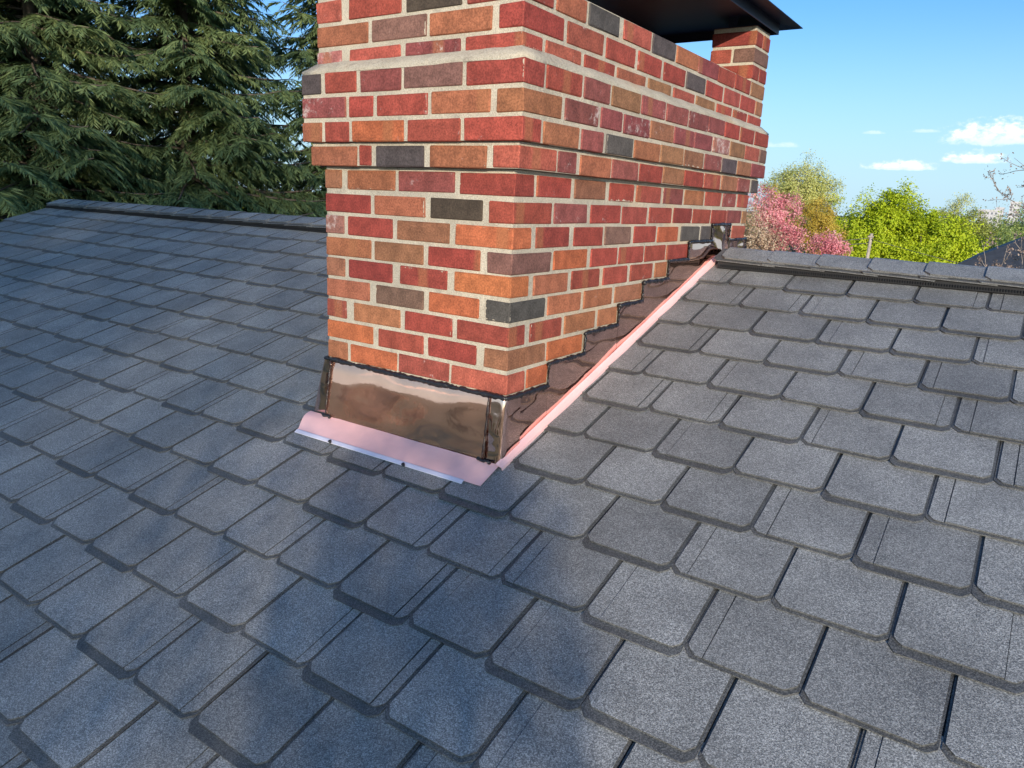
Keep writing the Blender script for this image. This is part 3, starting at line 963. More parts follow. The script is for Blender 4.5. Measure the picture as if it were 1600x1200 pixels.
def build_pillars():
    """four corner piers of two-brick courses that carry the cap"""
    rnd = random.Random(12)
    z16 = 16 * H
    o = 0.012
    s = 0.196
    cols = [['r', 'd', 'd', 'p'], ['t', 'g', 'l', 'b'], ['d', 'r', 'r', 'p']]
    for cx, cy in ((o - s, L + o - s), (o - s, -o), (-W - o, L + o - s), (-W - o, -o)):
        mb = MB()
        mb.box(cx + 0.0042, cx + s - 0.0042, cy + 0.0042, cy + s - 0.0042, z16 - 0.006, z16 + 3 * H + 0.012)
        mb.build('pier_mortar', M['mortar'], chimney)
        for k in range(3):
            z0 = z16 + k * H + 0.0063
            hw = (s - 0.012) / 2
            if k % 2 == 0:
                bx = [(cx, cx + s, cy, cy + hw), (cx, cx + s, cy + hw + 0.012, cy + s)]
            else:
                bx = [(cx, cx + hw, cy, cy + s), (cx + hw + 0.012, cx + s, cy, cy + s)]
            for j, (x0, x1, y0, y1) in enumerate(bx):
                V, F = rbox(x1 - x0, y1 - y0, 0.0552, 0.0028)
                V = np.array([[q + rnd.uniform(-0.0011, 0.0011) for q in v] for v in V])
                me = make_mesh('brick', V, F, M['brick'], None, False, {'dims': ('FLOAT_VECTOR', 'POINT', np.tile(np.array([(x1 - x0) / 2, (y1 - y0) / 2, 0.0276]), (len(V), 1)))})
                b = link('brick', me, chimney, Vector(((x0 + x1) / 2, (y0 + y1) / 2, z0 + 0.0276)) - chimney.location)
                c = TONES[cols[k][j + (2 if k == 1 else 0)] if k == 1 else cols[k][j]]
                f = rnd.uniform(0.85, 1.1)
                b.color = (c[0] * f, c[1] * f, c[2] * f, 0.15)
        MB().box(cx + 0.003, cx + s - 0.003, cy + 0.003, cy + s - 0.003, z16 + 3 * H + 0.0125, 1.3005).build('capping_brick', M['brick'], chimney, attrs={'dims': ('FLOAT_VECTOR', 'POINT', [(9, 9, 9)] * 8)}).color = (*TONES['t'], 0.1)


def build_cap():
    e, zb, zt = 0.037, 1.302, 1.345
    t = 0.003
    mb = MB()
    x0, x1, y0, y1 = -W - e, e, -e, L + e
    mb.box(x0, x1, y0, y0 + t, zb, zt - 0.0005).box(x0, x1, y1 - t, y1, zb, zt - 0.0005)
    mb.box(x0, x0 + t, y0 + t, y1 - t, zb, zt - 0.0005).box(x1 - t, x1, y0 + t, y1 - t, zb, zt - 0.0005)
    skirt = mb.build('cap_skirt', M['black_metal'], chimney)
    f = 0.080
    # hipped lid with a turned-out drip edge
    a, zt2 = 0.34, zt + 0.20
    V = [(x0 - f, y0 - f, zt - 0.006), (x1 + f, y0 - f, zt - 0.006), (x1 + f, y1 + f, zt - 0.006), (x0 - f, y1 + f, zt - 0.006),
         (x0, y0, zt + 0.004), (x1, y0, zt + 0.004), (x1, y1, zt + 0.004), (x0, y1, zt + 0.004),
         (-W / 2, y0 + a, zt2), (-W / 2, y1 - a, zt2)]
    F = [(0, 1, 5, 4), (1, 2, 6, 5), (2, 3, 7, 6), (3, 0, 4, 7), (4, 5, 8), (5, 6, 9, 8), (6, 7, 9), (7, 4, 8, 9)]
    n = len(V)
    V2 = V + [(x, y, z - t) for x, y, z in V]
    F2 = F + [tuple(n + i for i in q[::-1]) for q in F] + [(i, n + i, n + (i + 1) % 4, (i + 1) % 4) for i in range(4)]
    lid = part('cap_lid', V2, F2, M['black_metal'], chimney)
    MB().box(x0 + t, x1 - t, y0 + t, y1 - t, zt - 0.006, zt - 0.003).build('cap_soffit', M['black_metal'], lid)
    for cx, cy in ((-0.09, L - 0.09), (-0.09, 0.09), (-W + 0.09, L - 0.09), (-W + 0.09, 0.09)):
        b = MB()
        b.box(cx - 0.02, cx + 0.02, cy - 0.112, cy - 0.109, 1.296, zt - 0.006)
        b.tube([(cx, cy - 0.113, 1.32), (cx, cy - 0.117, 1.32)], 0.006, 6)
        b.build('cap_bracket', M['black_metal'], chimney)


build_bricks()
build_mortar()
build_pillars()
build_cap()

# ------------------------------------------------------------------ copper flashing
flash = thing('copper_flashing', 'shiny new copper flashing stepped up the chimney base with black sealant', 'flashing', (-W / 2, 0, -0.2))


def grid_part(name, P, mats, parent, thick=0.0007, smooth_=True):
    """P[i][j] points of a sheet"""
    a, b = len(P), len(P[0])
    V = [tuple(q) for r in P for q in r]
    F = [(i * b + j, (i + 1) * b + j, (i + 1) * b + j + 1, i * b + j + 1) for i in range(a - 1) for j in range(b - 1)]
    o = part(name, V, F, mats, parent, None, smooth_)
    s = o.modifiers.new('sheet', 'SOLIDIFY')
    s.thickness = thick
    s.offset = 0
    s.use_rim = False
    return o


def roofz(y, n=0.0):
    return RZ0 + RS * y + n / math.cos(RA)


def build_copper():
    rnd = random.Random(9)

    def wob(x, y, z, amp):
        return amp * (math.sin(x * 17.3 + z * 9.1 + 0.7) + 0.6 * math.sin(x * 31.0 - z * 23.0 + y * 13.0) + 0.5 * math.sin(y * 21.0 + z * 27.0 + 2.0))
    # front panel
    P = []
    for i in range(25):
        f = i / 24
        x = -0.697 + f * 0.652
        row = []
        for j in range(11):
            g = j / 10
            yb = -0.038 + 0.006 * f
            y = -0.0065 + (yb + 0.0065) * g ** 0.84
            zb = roofz(yb, 0.016)
            z = -0.006 + (zb + 0.006) * g
            row.append((x, y - wob(x, 0, z, 0.0010) * math.sin(math.pi * g), z))
        P.append(row)
    grid_part('front_panel', P, M['copper_front'], flash)
    # right corner piece: wraps round the arris on to the long face
    prof = [(-0.046, -0.011), (-0.030, -0.0125), (-0.012, -0.013), (-0.002, -0.0125), (0.004, -0.010), (0.0085, -0.004), (0.0095, 0.010), (0.0095, 0.030), (0.0095, 0.06)]
    P = []
    for k, (x, y) in enumerate(prof):
        row = []
        for j in range(9):
            g = j / 8
            fx = 0.004 * g
            yy = y - 0.022 * g ** 0.8 * (1 if k < 6 else max(0, (8 - k) / 3))
            zb = roofz(yy, 0.016)
            z = -0.004 + (zb + 0.004) * g
            w = 0.004 * math.sin(math.pi * g) * math.sin(g * 7 + 1) if k in (1, 2) else 0
            row.append((x + fx, yy + w, z))
        P.append(row)
    grid_part('corner_piece', P, M['copper'], flash)
    # left corner piece, flared
    prof = [(-0.697, -0.011), (-0.712, -0.0125), (-0.727, -0.0125), (-0.736, -0.008), (-0.738, 0.02), (-0.738, 0.10), (-0.738, 0.20)]
    P = []
    for k, (x, y) in enumerate(prof):
        row = []
        for j in range(9):
            g = j / 8
            yy = y - 0.016 * g * (1 if k < 4 else 0.4)
            zb = roofz(yy, 0.016)
            z = -0.004 + (max(zb, -0.21) + 0.004) * g
            row.append((x - (0.038 * g if k > 0 else 0.002 * g) * (1 if k > 1 else 0.5), yy + (0.003 * math.sin(g * 6.3) if k == 1 else 0), z))
        P.append(row)
    grid_part('corner_piece', P, M['copper'], flash)
    # apron on the shingles, flared at its left end, with a pale hem
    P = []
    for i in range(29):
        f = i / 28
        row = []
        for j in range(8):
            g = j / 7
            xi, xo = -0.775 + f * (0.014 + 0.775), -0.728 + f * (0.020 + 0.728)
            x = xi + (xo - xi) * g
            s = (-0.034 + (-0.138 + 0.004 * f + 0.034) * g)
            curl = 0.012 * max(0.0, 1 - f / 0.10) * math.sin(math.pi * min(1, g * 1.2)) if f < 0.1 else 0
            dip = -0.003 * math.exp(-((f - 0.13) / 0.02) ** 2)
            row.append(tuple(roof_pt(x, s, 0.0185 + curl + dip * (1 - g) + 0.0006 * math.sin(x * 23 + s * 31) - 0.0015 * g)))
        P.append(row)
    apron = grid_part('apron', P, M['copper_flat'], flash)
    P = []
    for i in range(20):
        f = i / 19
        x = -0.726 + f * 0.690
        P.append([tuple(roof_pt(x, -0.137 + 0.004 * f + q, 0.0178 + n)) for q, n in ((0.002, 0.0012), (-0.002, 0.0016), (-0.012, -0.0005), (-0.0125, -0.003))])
    grid_part('hem', P, M['hem_sheen'], apron, 0.0006, False)
    for x in (-0.560, -0.250):
        mb = MB()
        mb.tube([roof_pt(x - 0.004, -0.140, 0.019), roof_pt(x, -0.148, 0.022), roof_pt(x + 0.008, -0.152, 0.021)], [0.003, 0.0055, 0.003], 6)
        mb.build('sealant_dab', M['sealant'], flash, True)
    # long strip on the roof beside the chimney: two narrow planes with a fold between them
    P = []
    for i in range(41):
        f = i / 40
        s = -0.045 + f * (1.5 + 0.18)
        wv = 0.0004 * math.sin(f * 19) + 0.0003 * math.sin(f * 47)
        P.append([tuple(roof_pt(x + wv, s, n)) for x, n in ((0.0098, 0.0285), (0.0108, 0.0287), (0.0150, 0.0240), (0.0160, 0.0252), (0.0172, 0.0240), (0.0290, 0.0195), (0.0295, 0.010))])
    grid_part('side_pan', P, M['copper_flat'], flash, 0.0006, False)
    # stepped counter flashing, one folded piece to each brick course
    steps = [(-0.010, 0.205, 0), (0.205, 0.420, 1), (0.420, 0.645, 2), (0.645, 0.826, 3), (0.826, 1.038, 4), (1.038, 1.226, 5), (1.226, 1.468, 6)]
    for n_, (ya, yb, k) in enumerate(steps):
        P = []
        for i in range(9):
            f = i / 8
            y = ya + (yb - ya + 0.006 * (k < 6)) * f
            row = []
            zt = k * H - (0.004 if k == 0 else 0.002)
            for j in range(8):
                g = j / 7
                zb = roofz(y, 0.024)
                z = zt + (zb - zt) * g
                hz = z - zb
                bul = 0.0024 * math.sin(math.pi * min(1.0, hz / 0.13)) * (0.6 + math.sin(y * 15)) + wob(0.3, y, z, 0.0008) * min(1.0, hz / 0.02)
                row.append((0.0088 - 0.006 * min(1.0, max(0.0, hz) / 0.3) + 0.0004 * (k % 2) + bul, y, z))
            P.append(row)
        grid_part('step_flashing', P, M['copper'], flash)
    # saddle piece over the ridge: folded in the middle, then one step down behind the ridge
    P = []
    for i, y in enumerate((1.466, 1.50, 1.535, 1.562, 1.574, 1.580, 1.60, 1.63, 1.66, 1.682)):
        row = []
        for j in range(7):
            g = j / 6
            zb = max(roofz(y, 0.02), 0.325) if y < 1.6 else 0.30
            z = 7 * H - 0.007 + (zb - 7 * H + 0.007) * g
            ridge = 0.014 * math.exp(-((y - 1.577) / 0.035) ** 2)
            row.append((0.008 + ridge * (0.4 + 0.6 * g) + 0.0022 * math.sin(z * 60 + y * 40), y, z))
        P.append(row)
    grid_part('saddle_piece', P, M['copper'], flash)
    P = []
    for i in range(8):
        y = 1.675 + (1.932 - 1.675) * i / 7
        row = []
        for j in range(6):
            g = j / 5
            z = 6 * H - 0.008 + (0.20 - 6 * H + 0.008) * g
            row.append((0.007 + 0.0035 * math.sin(y * 42 + z * 10) + 0.006 * g, y, z))
        P.append(row)
    grid_part('saddle_piece', P, M['copper'], flash)
    # sealant: a rope of black mastic along every top edge, darker drips down the corner seams
    def bead(name, pts, r, mat, step=0.008, jit=0.35):
        out = []
        for a, b in zip(pts[:-1], pts[1:]):
            a, b = Vector(a), Vector(b)
            n = max(1, int((b - a).length / step))
            out += [a.lerp(b, q / n) for q in range(n)]
        out.append(Vector(pts[-1]))
        P, R = [], []
        lump = 0
        for q in out:
            lump = 0.7 * lump + 0.3 * rnd.uniform(-1, 1)
            P.append(q + Vector((rnd.uniform(-1, 1), rnd.uniform(-1, 1), rnd.uniform(-1, 1))) * r * 0.22)
            R.append(r * (1 + jit * rnd.uniform(-1, 1) * 0.6 + lump * 0.8))
        MB().tube(P, R, 7).build(name, mat, flash, True)
    x = 0.0085
    bead('sealant_bead', [(-W - 0.008, 0.06, -0.001), (-W - 0.006, -0.006, 0.0), (-0.35, -0.0095, -0.003), (x - 0.002, -0.0095, 0.0), (x, 0.02, -0.002), (x, 0.206, -0.003)], 0.0075, M['sealant'])
    for k in range(7):
        y = steps[k][1] + 0.001
        bead('sealant_bead', [(x, y, k * H - 0.004), (x, y + 0.001, (k + 1) * H - 0.002)], 0.0036, M['sealant'], 0.007)
        y2 = steps[k + 1][1] if k < 6 else 1.684
        bead('sealant_bead', [(x, y - 0.004, (k + 1) * H - 0.003), (x, y2 + 0.004, (k + 1) * H - 0.003)], 0.0074 if k < 5 else 0.0066, M['sealant'])
    bead('sealant_bead', [(x, 1.684, 7 * H), (x, 1.684, 6 * H)], 0.005, M['sealant'])
    bead('sealant_bead', [(x, 1.682, 6 * H - 0.002), (x, 1.930, 6 * H - 0.002), (x, 1.932, 0.25)], 0.006, M['sealant'])
    for x0, x1 in ((-0.697, -0.699), (-0.0465, -0.044)):
        bead('seam_sealant', [(x0, -0.0145, -0.004), (x1, -0.041, roofz(-0.041, 0.020))], 0.0040, M['seam'], 0.008)
        q = roof_pt(x1, -0.040, 0.022)
        bead('sealant_dab', [q + Vector((-0.014, 0.002, 0.002)), q, q + Vector((0.016, 0.003, 0.002)), q + Vector((0.03, -0.004, 0.0))], 0.005, M['sealant'])


build_copper()

# ------------------------------------------------------------------ vegetation
def unit(v):
    return v / np.maximum(np.linalg.norm(v, axis=-1, keepdims=True), 1e-9)


def leaf_quads(P, D, Nn, ln, wd):
    """rhombic leaves: base P, direction D, width axis from D x Nn"""
    S = unit(np.cross(D, Nn))
    k = len(P)
    V = np.empty((k, 4, 3))
    mid = P + D * (ln * 0.45)[:, None]
    V[:, 0] = P
    V[:, 1] = mid + S * (wd * 0.5)[:, None]
    V[:, 2] = P + D * ln[:, None]
    V[:, 3] = mid - S * (wd * 0.5)[:, None]
    return V.reshape(-1, 3), np.arange(4 * k, dtype=np.int32).reshape(k, 4)


def leafy_tree(name, label, cat, base, lobes, n_leaf, leaf, lmat, bmat, seed, group=None, limbs=9, clump=0.115, trunk_r=0.16, aspect=0.6, part_name='crown', up=0.0, core=0.55, fork=None, centres=0):
    rg = np.random.default_rng(seed)
    x, y = base
    t = thing(name, label, cat, (x, y, GZ), group)
    lob = np.array(lobes, dtype=float)
    top = lob[:, 2].mean()
    zf = GZ + (top - GZ) * 0.45 if fork is None else fork
    mb = MB()
    f0 = Vector((x + rg.normal() * 0.1, y + rg.normal() * 0.1, zf))
    mb.tube([(x, y, GZ - 0.1), (x, y, GZ + 0.4), (x * 0.5 + f0.x * 0.5, y * 0.5 + f0.y * 0.5, (GZ + zf) / 2), f0], [trunk_r * 1.5, trunk_r * 1.1, trunk_r * 0.9, trunk_r * 0.75], 8)
    C = []
    for lx, ly, lz, rx, ry, rz in lob:
        for _ in range(limbs):
            d = unit(rg.normal(size=3))
            d[2] = abs(d[2]) * 0.9 - 0.25 + up
            d = unit(d)
            r = rg.uniform(0.55, 0.97)
            e = Vector((lx + d[0] * rx * r, ly + d[1] * ry * r, lz + d[2] * rz * r))
            m1 = f0.lerp(Vector((lx, ly, lz - rz * 0.55)), 0.5 + rg.uniform(-0.1, 0.1))
            m2 = f0.lerp(e, 0.62) + Vector(rg.normal(size=3) * 0.10 * rx)
            tr = trunk_r * rg.uniform(0.22, 0.4)
            mb.tube([f0, m1, m2, e], [trunk_r * 0.6, tr, tr * 0.6, tr * 0.12], 5)
            for _ in range(5):
                q = m1.lerp(m2, rg.uniform(0.3, 1)) if rg.random() < 0.4 else m2.lerp(e, rg.uniform(0, 0.9))
                dd = unit(rg.normal(size=3) + np.array([0, 0, 0.35 + up]) + 0.6 * d)
                q2 = q + Vector(dd * rg.uniform(0.25, 0.6) * rx)
                mb.tube([q, q.lerp(q2, 0.5) + Vector(rg.normal(size=3) * 0.03 * rx), q2], [tr * 0.35, tr * 0.22, tr * 0.06], 4)
                C.append((*q2, rx))
            C.append((*e, rx))
    mb.build('trunk', bmat, t, True)
    C = np.array(C)
    # more clump centres near the outside of each lobe
    ex = []
    for lx, ly, lz, rx, ry, rz in lob:
        n = centres or int(70 * max(0.7, rx / 2))
        d = unit(rg.normal(size=(n, 3)))
        r = (rg.uniform(core, 1.0, size=(n, 1)) if core > 0 else rg.random((n, 1)) ** (1 / 3)) * (1 + 0.10 * np.sin(d[:, :1] * 9 + d[:, 2:] * 7))
        p = np.array([lx, ly, lz]) + d * r * np.array([rx, ry, rz])
        ex.append(np.hstack([p, np.full((n, 1), rx)]))
    C = np.vstack([C] + ex)
    i = rg.integers(0, len(C), n_leaf)
    P = C[i, :3] + rg.normal(size=(n_leaf, 3)) * (clump * C[i, 3:4])
    D = unit(rg.normal(size=(n_leaf, 3)) + np.array([0, 0, -0.15]))
    cen = lob[:, :3].mean(0)
    Nn = unit(unit(P - cen) * 1.1 + rg.normal(size=(n_leaf, 3)) * 0.75 + np.array([0, 0, 0.25]))
    D = unit(D - Nn * np.sum(D * Nn, 1, keepdims=True))
    ln = leaf * rg.uniform(0.6, 1.35, n_leaf)
    V, F = leaf_quads(P, D, Nn, ln, ln * aspect)
    tone = np.clip(rg.normal(0.5, 0.22, n_leaf) + 0.22 * np.sin(i * 1.7), 0, 1)
    part(part_name, V, F, lmat, t, None, False, {'tone': ('FLOAT', 'FACE', tone)})
    return t


def conifer(label, base, height, radius, seed, limbs=120, z_from=0.36, dens=1.0, fine=1.0, group='conifers beyond the left gable'):
    rg = np.random.default_rng(seed)
    x, y = base
    t = thing('conifer', label, 'conifer', (x, y, GZ), group)
    mb = MB()
    mb.tube([(x, y, GZ - 0.1), (x, y, GZ + height * 0.5), (x + 0.05, y, GZ + height)], [0.22, 0.13, 0.015], 8)
    PP, DD, NN, LL, WW, TT = [], [], [], [], [], []
    for k in range(limbs):
        h = z_from + (0.985 - z_from) * ((k + rg.random()) / limbs) ** 0.95
        z0 = GZ + height * h
        Ln = radius * (1 - h) ** 0.72 * rg.uniform(0.72, 1.18) + 0.15
        az = k * 2.39996 + rg.normal() * 0.35
        el = math.radians(rg.uniform(2, 26) - 6)
        dr = rg.uniform(0.30, 0.55)
        hd = np.array([math.cos(az), math.sin(az), 0])
        sd = np.array([-math.sin(az), math.cos(az), 0])
        sway = rg.normal() * 0.08

        def limb(f):
            f = np.asarray(f)[..., None]
            return np.array([x, y, z0]) + hd * Ln * f * math.cos(el) + sd * sway * Ln * f * f + np.array([0, 0, 1.0]) * Ln * (f * math.sin(el) - dr * f ** 2 * 0.75 + 0.16 * f ** 4)
        fs = np.linspace(0, 1, 7)
        mb.tube([tuple(q) for q in limb(fs)], list(0.030 * Ln / 2 * (1 - fs) + 0.005), 4)
        nt = int(18 * dens * max(0.5, Ln / 2.0)) + 5
        for j in range(nt):
            f = 0.06 + 0.94 * (j + rg.random()) / nt
            side = 1 if j % 2 else -1
            p0 = limb(f)
            tl = Ln * 0.42 * (1.08 - 0.72 * f) * rg.uniform(0.65, 1.2) + 0.10
            ang = math.radians(rg.uniform(38, 66))
            td = hd * math.cos(ang) + sd * side * math.sin(ang)
            td = unit(td + np.array([0, 0, rg.uniform(-0.22, 0.10)]))
            m = max(5, int(tl / 0.023 * fine))
            u = (np.arange(m) + rg.random(m)) / m
            q = p0 + td * (tl * u)[:, None] + np.array([0, 0, -1.0]) * (tl * 0.42 * u ** 2)[:, None]
            tan = unit(td + np.array([0, 0, -1.0]) * (0.84 * u)[:, None])
            for s2 in (1, -1):
                sx = unit(np.cross(tan, np.array([0, 0, 1.0])))
                a2 = rg.uniform(0.35, 0.95, m)[:, None]
                d = unit(tan * np.cos(a2) + sx * s2 * np.sin(a2) + np.array([0, 0, -1.0]) * rg.uniform(0.0, 0.55, m)[:, None])
                PP.append(q)
                DD.append(d)
                NN.append(unit(np.array([0, 0, 1.0]) + rg.normal(size=(m, 3)) * 0.45))
                L_ = rg.uniform(0.08, 0.19, m) * (1.15 - 0.45 * u)
                LL.append(L_)
                WW.append(L_ * rg.uniform(0.18, 0.30, m) / fine ** 1.3)
                TT.append(np.clip(rg.normal(0.45, 0.2, m) + rg.normal() * 0.12, 0, 1))
    mb.build('trunk', M['bark'], t, True)
    P, D, Nn, L_, Wd, T = (np.concatenate(a) for a in (PP, DD, NN, LL, WW, TT))
    V, F = leaf_quads(P, D, Nn, L_, Wd)
    part('crown', V, F, M['hemlock'], t, None, False, {'tone': ('FLOAT', 'FACE', T)})
    return t


conifer('dark feathery conifer at the left edge beyond the gable end', (-10.4, 1.6), 11.8, 3.1, 11, 150, dens=0.85, fine=1.5)
conifer('broad drooping conifer above the left end of the ridge', (-9.4, 3.0), 11.2, 2.8, 12, 200, fine=1.6)
conifer('olive tinged conifer in the middle of the left row', (-9.2, 4.9), 12.2, 2.8, 13, 200, fine=1.6)
conifer('loose open conifer beside the chimney with sky showing through', (-8.8, 7.4), 12.6, 2.4, 14, 150, dens=0.85, fine=1.5)
conifer('tall conifer standing behind the left row of conifers', (-12.4, 4.2), 13.5, 3.2, 15, 120, dens=0.7)
conifer('conifer furthest back behind the olive tinged conifer', (-12.6, 7.8), 11.8, 2.8, 16, 110, dens=0.7)


leafy_tree('maple_tree', 'bright yellow-green broad maple nearest the pink blossom', 'tree', (-8.6, 51.9), [(-8.7, 51.9, -1.2, 2.5, 2.4, 3.1), (-9.6, 51.6, -2.2, 1.7, 1.8, 2.2), (-7.6, 52.3, -0.9, 1.6, 1.7, 2.3)], 44000, 0.145, M['maple'], M['bark'], 31, 'bright green maples', 10)
leafy_tree('maple_tree', 'tallest bright green maple in the middle of the maple clump', 'tree', (-6.5, 52.8), [(-6.5, 52.6, -0.7, 2.1, 2.2, 3.0), (-6.9, 52.2, 0.5, 1.2, 1.2, 1.7), (-5.8, 52.4, -1.8, 1.6, 1.6, 2.2)], 44000, 0.145, M['maple'], M['bark'], 32, 'bright green maples', 10)
leafy_tree('maple_tree', 'lower bright green maple on the right of the maple clump', 'tree', (-4.1, 52.4), [(-4.3, 52.4, -1.5, 2.2, 2.2, 2.7), (-3.1, 52.6, -2.2, 1.9, 2.0, 2.4), (-4.9, 52.0, -0.5, 1.2, 1.2, 1.6)], 44000, 0.145, M['maple'], M['bark'], 33, 'bright green maples', 10)
leafy_tree('willow_tree', 'tall airy pale green tree rising behind the pink blossom', 'tree', (-13.9, 57.5), [(-13.9, 57.3, 1.7, 2.2, 2.1, 3.0), (-15.0, 57.1, 1.2, 1.6, 1.6, 2.6), (-12.6, 57.6, 1.1, 1.6, 1.6, 2.5)], 40000, 0.13, M['willow'], M['bark_pale'], 34, None, 26, 0.11, 0.13, 0.5, up=0.35, fork=-2.5)
leafy_tree('young_tree', 'thin orange-leaved treetop between chimney and pale green tree', 'tree', (-15.6, 54.5), [(-15.6, 54.5, 1.1, 1.0, 1.0, 2.0)], 4200, 0.09, M['ochre'], M['bark_pale'], 35, None, 12, 0.12, 0.09, up=0.4)
leafy_tree('redbud_tree', 'larger bright pink redbud beside the chimney', 'tree', (-9.0, 35.0), [(-8.75, 35.4, 0.72, 0.75, 0.8, 0.62), (-8.6, 35.3, -0.45, 0.72, 0.8, 0.5), (-9.9, 35.0, 1.0, 0.9, 0.9, 0.75), (-9.4, 35.1, 0.2, 0.8, 0.8, 0.6)], 13000, 0.085, M['redbud'], M['bark'], 36, 'pink redbuds', 9, 0.15, 0.09)
leafy_tree('redbud_tree', 'small low pink redbud in front of the maples', 'tree', (-6.9, 35.9), [(-6.95, 35.9, -0.75, 0.8, 0.7, 0.42), (-6.5, 36.0, -1.0, 0.6, 0.6, 0.35)], 5200, 0.085, M['redbud'], M['bark'], 37, 'pink redbuds', 9, 0.15, 0.07)
leafy_tree('blossom_tree', 'pale cream and brown flowering tree low beside the chimney', 'tree', (-10.1, 33.9), [(-10.0, 33.8, -0.5, 1.3, 1.1, 1.0), (-9.2, 33.9, -0.95, 1.0, 0.9, 0.7), (-10.6, 33.8, 0.25, 0.9, 0.9, 0.6)], 9000, 0.085, M['cherry'], M['bark'], 38, None, 12, 0.15, 0.08)
leafy_tree('ochre_tree', 'rounded golden tree between pink blossom and maples', 'tree', (-9.7, 45.1), [(-9.75, 45.1, 0.35, 1.15, 1.1, 1.3), (-9.2, 45.2, -0.6, 1.1, 1.1, 1.3)], 18000, 0.085, M['ochre'], M['bark'], 39, None, 9)
leafy_tree('olive_tree', 'dull olive conical tree right of the maples', 'tree', (-3.2, 70.2), [(-3.2, 70.2, -2.0, 2.7, 2.5, 2.6), (-3.6, 70.0, -0.2, 1.7, 1.7, 1.7), (-2.3, 70.2, -2.9, 2.4, 2.2, 2.0)], 36000, 0.14, M['olive'], M['bark'], 40, None, 9)
leafy_tree('young_tree', 'thin pale treetop standing over the olive tree', 'tree', (-5.0, 74.0), [(-4.6, 74.0, 1.3, 1.2, 1.1, 1.5), (-6.1, 74.2, 0.6, 1.0, 1.0, 0.8)], 6500, 0.11, M['willow'], M['bark_pale'], 41, None, 12, 0.12, 0.09, up=0.4)
leafy_tree('pine_tree', 'rounded dark pine under the distant tower blocks', 'tree', (-0.6, 86.0), [(-0.4, 86.3, -1.0, 3.2, 3.0, 2.9), (-2.6, 85.6, -2.4, 2.6, 2.4, 2.2), (2.2, 86.5, -0.6, 2.6, 2.5, 2.6)], 34000, 0.17, M['pine'], M['bark'], 42, None, 9)
leafy_tree('pine_tree', 'pine with pale green tips beside the dark neighbouring roof', 'tree', (0.6, 60.0), [(0.4, 60.0, -2.2, 2.3, 2.2, 2.2), (2.3, 60.5, -1.0, 2.0, 2.0, 2.2)], 26000, 0.13, M['pine'], M['bark'], 43, None, 9)


def build_woods():
    """far-off woodland that reads as one mass"""
    rg = np.random.default_rng(77)
    n = 700
    az = rg.uniform(-1.35, 1.2, n)
    D = rg.uniform(110, 300, n)
    c = np.stack([CAM.x + D * np.sin(az), CAM.y + D * np.cos(az), np.full(n, GZ) + rg.uniform(1.5, 4.2, n)], 1)
    rad = rg.uniform(2.2, 4.0, n)
    k = 45
    i = np.repeat(np.arange(n), k)
    d = unit(rg.normal(size=(n * k, 3)))
    P = c[i] + d * (rad[i] * rg.uniform(0.55, 1.0, n * k))[:, None] * np.array([1, 1, 0.95])
    Dd = unit(rg.normal(size=(n * k, 3)))
    ln = rg.uniform(0.7, 1.5, n * k)
    V, F = leaf_quads(P, Dd, unit(rg.normal(size=(n * k, 3))), ln, ln * 0.7)
    part('distant_woods', V, F, M['woods'], None, None, False, {'tone': ('FLOAT', 'FACE', rg.random(n * k))}, 'stuff')


build_woods()

# unseen trees added behind the viewer, shaped to cast shade over the left roof
SH = Vector((math.sin(SUN_AZ), math.cos(SUN_AZ), 0))
SP = Vector((SH.y, -SH.x, 0))


def shade_tree(label, lobes, dist, perp, n, leaf, seed, limbs=2, tr=0.10):
    c = Vector((0.46, -0.31, 0)) + SH * dist + SP * perp
    L_ = []
    for dp, z, r, rz in lobes:
        q = c + SP * dp
        L_.append((q.x, q.y, z, r, r, rz))
    return leafy_tree('garden_tree', label, 'tree', (c.x, c.y), L_, n, leaf, M['spring'], M['bark'], seed, 'added shade trees behind the viewer', limbs, 0.03, tr, core=0.0, centres=3000)  # unseen tree added only for the shade it casts


shade_tree('added low rounded shade tree, unseen behind the viewer, nearest the chimney line', [(0.0, 0.45, 0.92, 1.42), (-0.52, 1.30, 0.36, 0.42), (0.1, -1.3, 1.0, 1.2)], 8.0, 0.90, 7000, 0.05, 51)
shade_tree('added very tall thin-leaved shade tree, unseen far behind the viewer, nearest the chimney line', [(0.0, 12.2, 2.3, 3.4), (1.9, 12.6, 2.3, 3.4)], 60.0, 2.95, 17000, 0.13, 52, 3, 0.16)
shade_tree('added very tall thin-leaved shade tree, unseen far behind the viewer, further to the left', [(0.0, 12.4, 2.3, 3.4), (1.9, 12.0, 2.3, 3.2)], 61.0, 6.7, 13000, 0.13, 53, 3, 0.16)
for k, (x, y, r) in enumerate(((-26, -42, 2.6), (-14, -46, 2.8), (-4, -44, 2.4), (6, -47, 2.7), (19, -44, 2.5), (-37, -38, 2.8))):
    leafy_tree('street_tree', ['round green tree far behind the viewer', 'wide green tree far behind the viewer'][k % 2] + ' ' + ['left of the lawn', 'by the lawn middle', 'near the roof axis', 'right of the roof axis', 'at the right end', 'at the left end'][k], 'tree',
               (x, y), [(x, y, -3.3, r, r, 2.2), (x + 1.2, y + 0.4, -3.8, r * 0.8, r * 0.8, 1.7)], 4000, 0.38, M['bud'] if k % 2 else M['spring'], M['bark'], 60 + k, 'green trees far behind the viewer', 7)


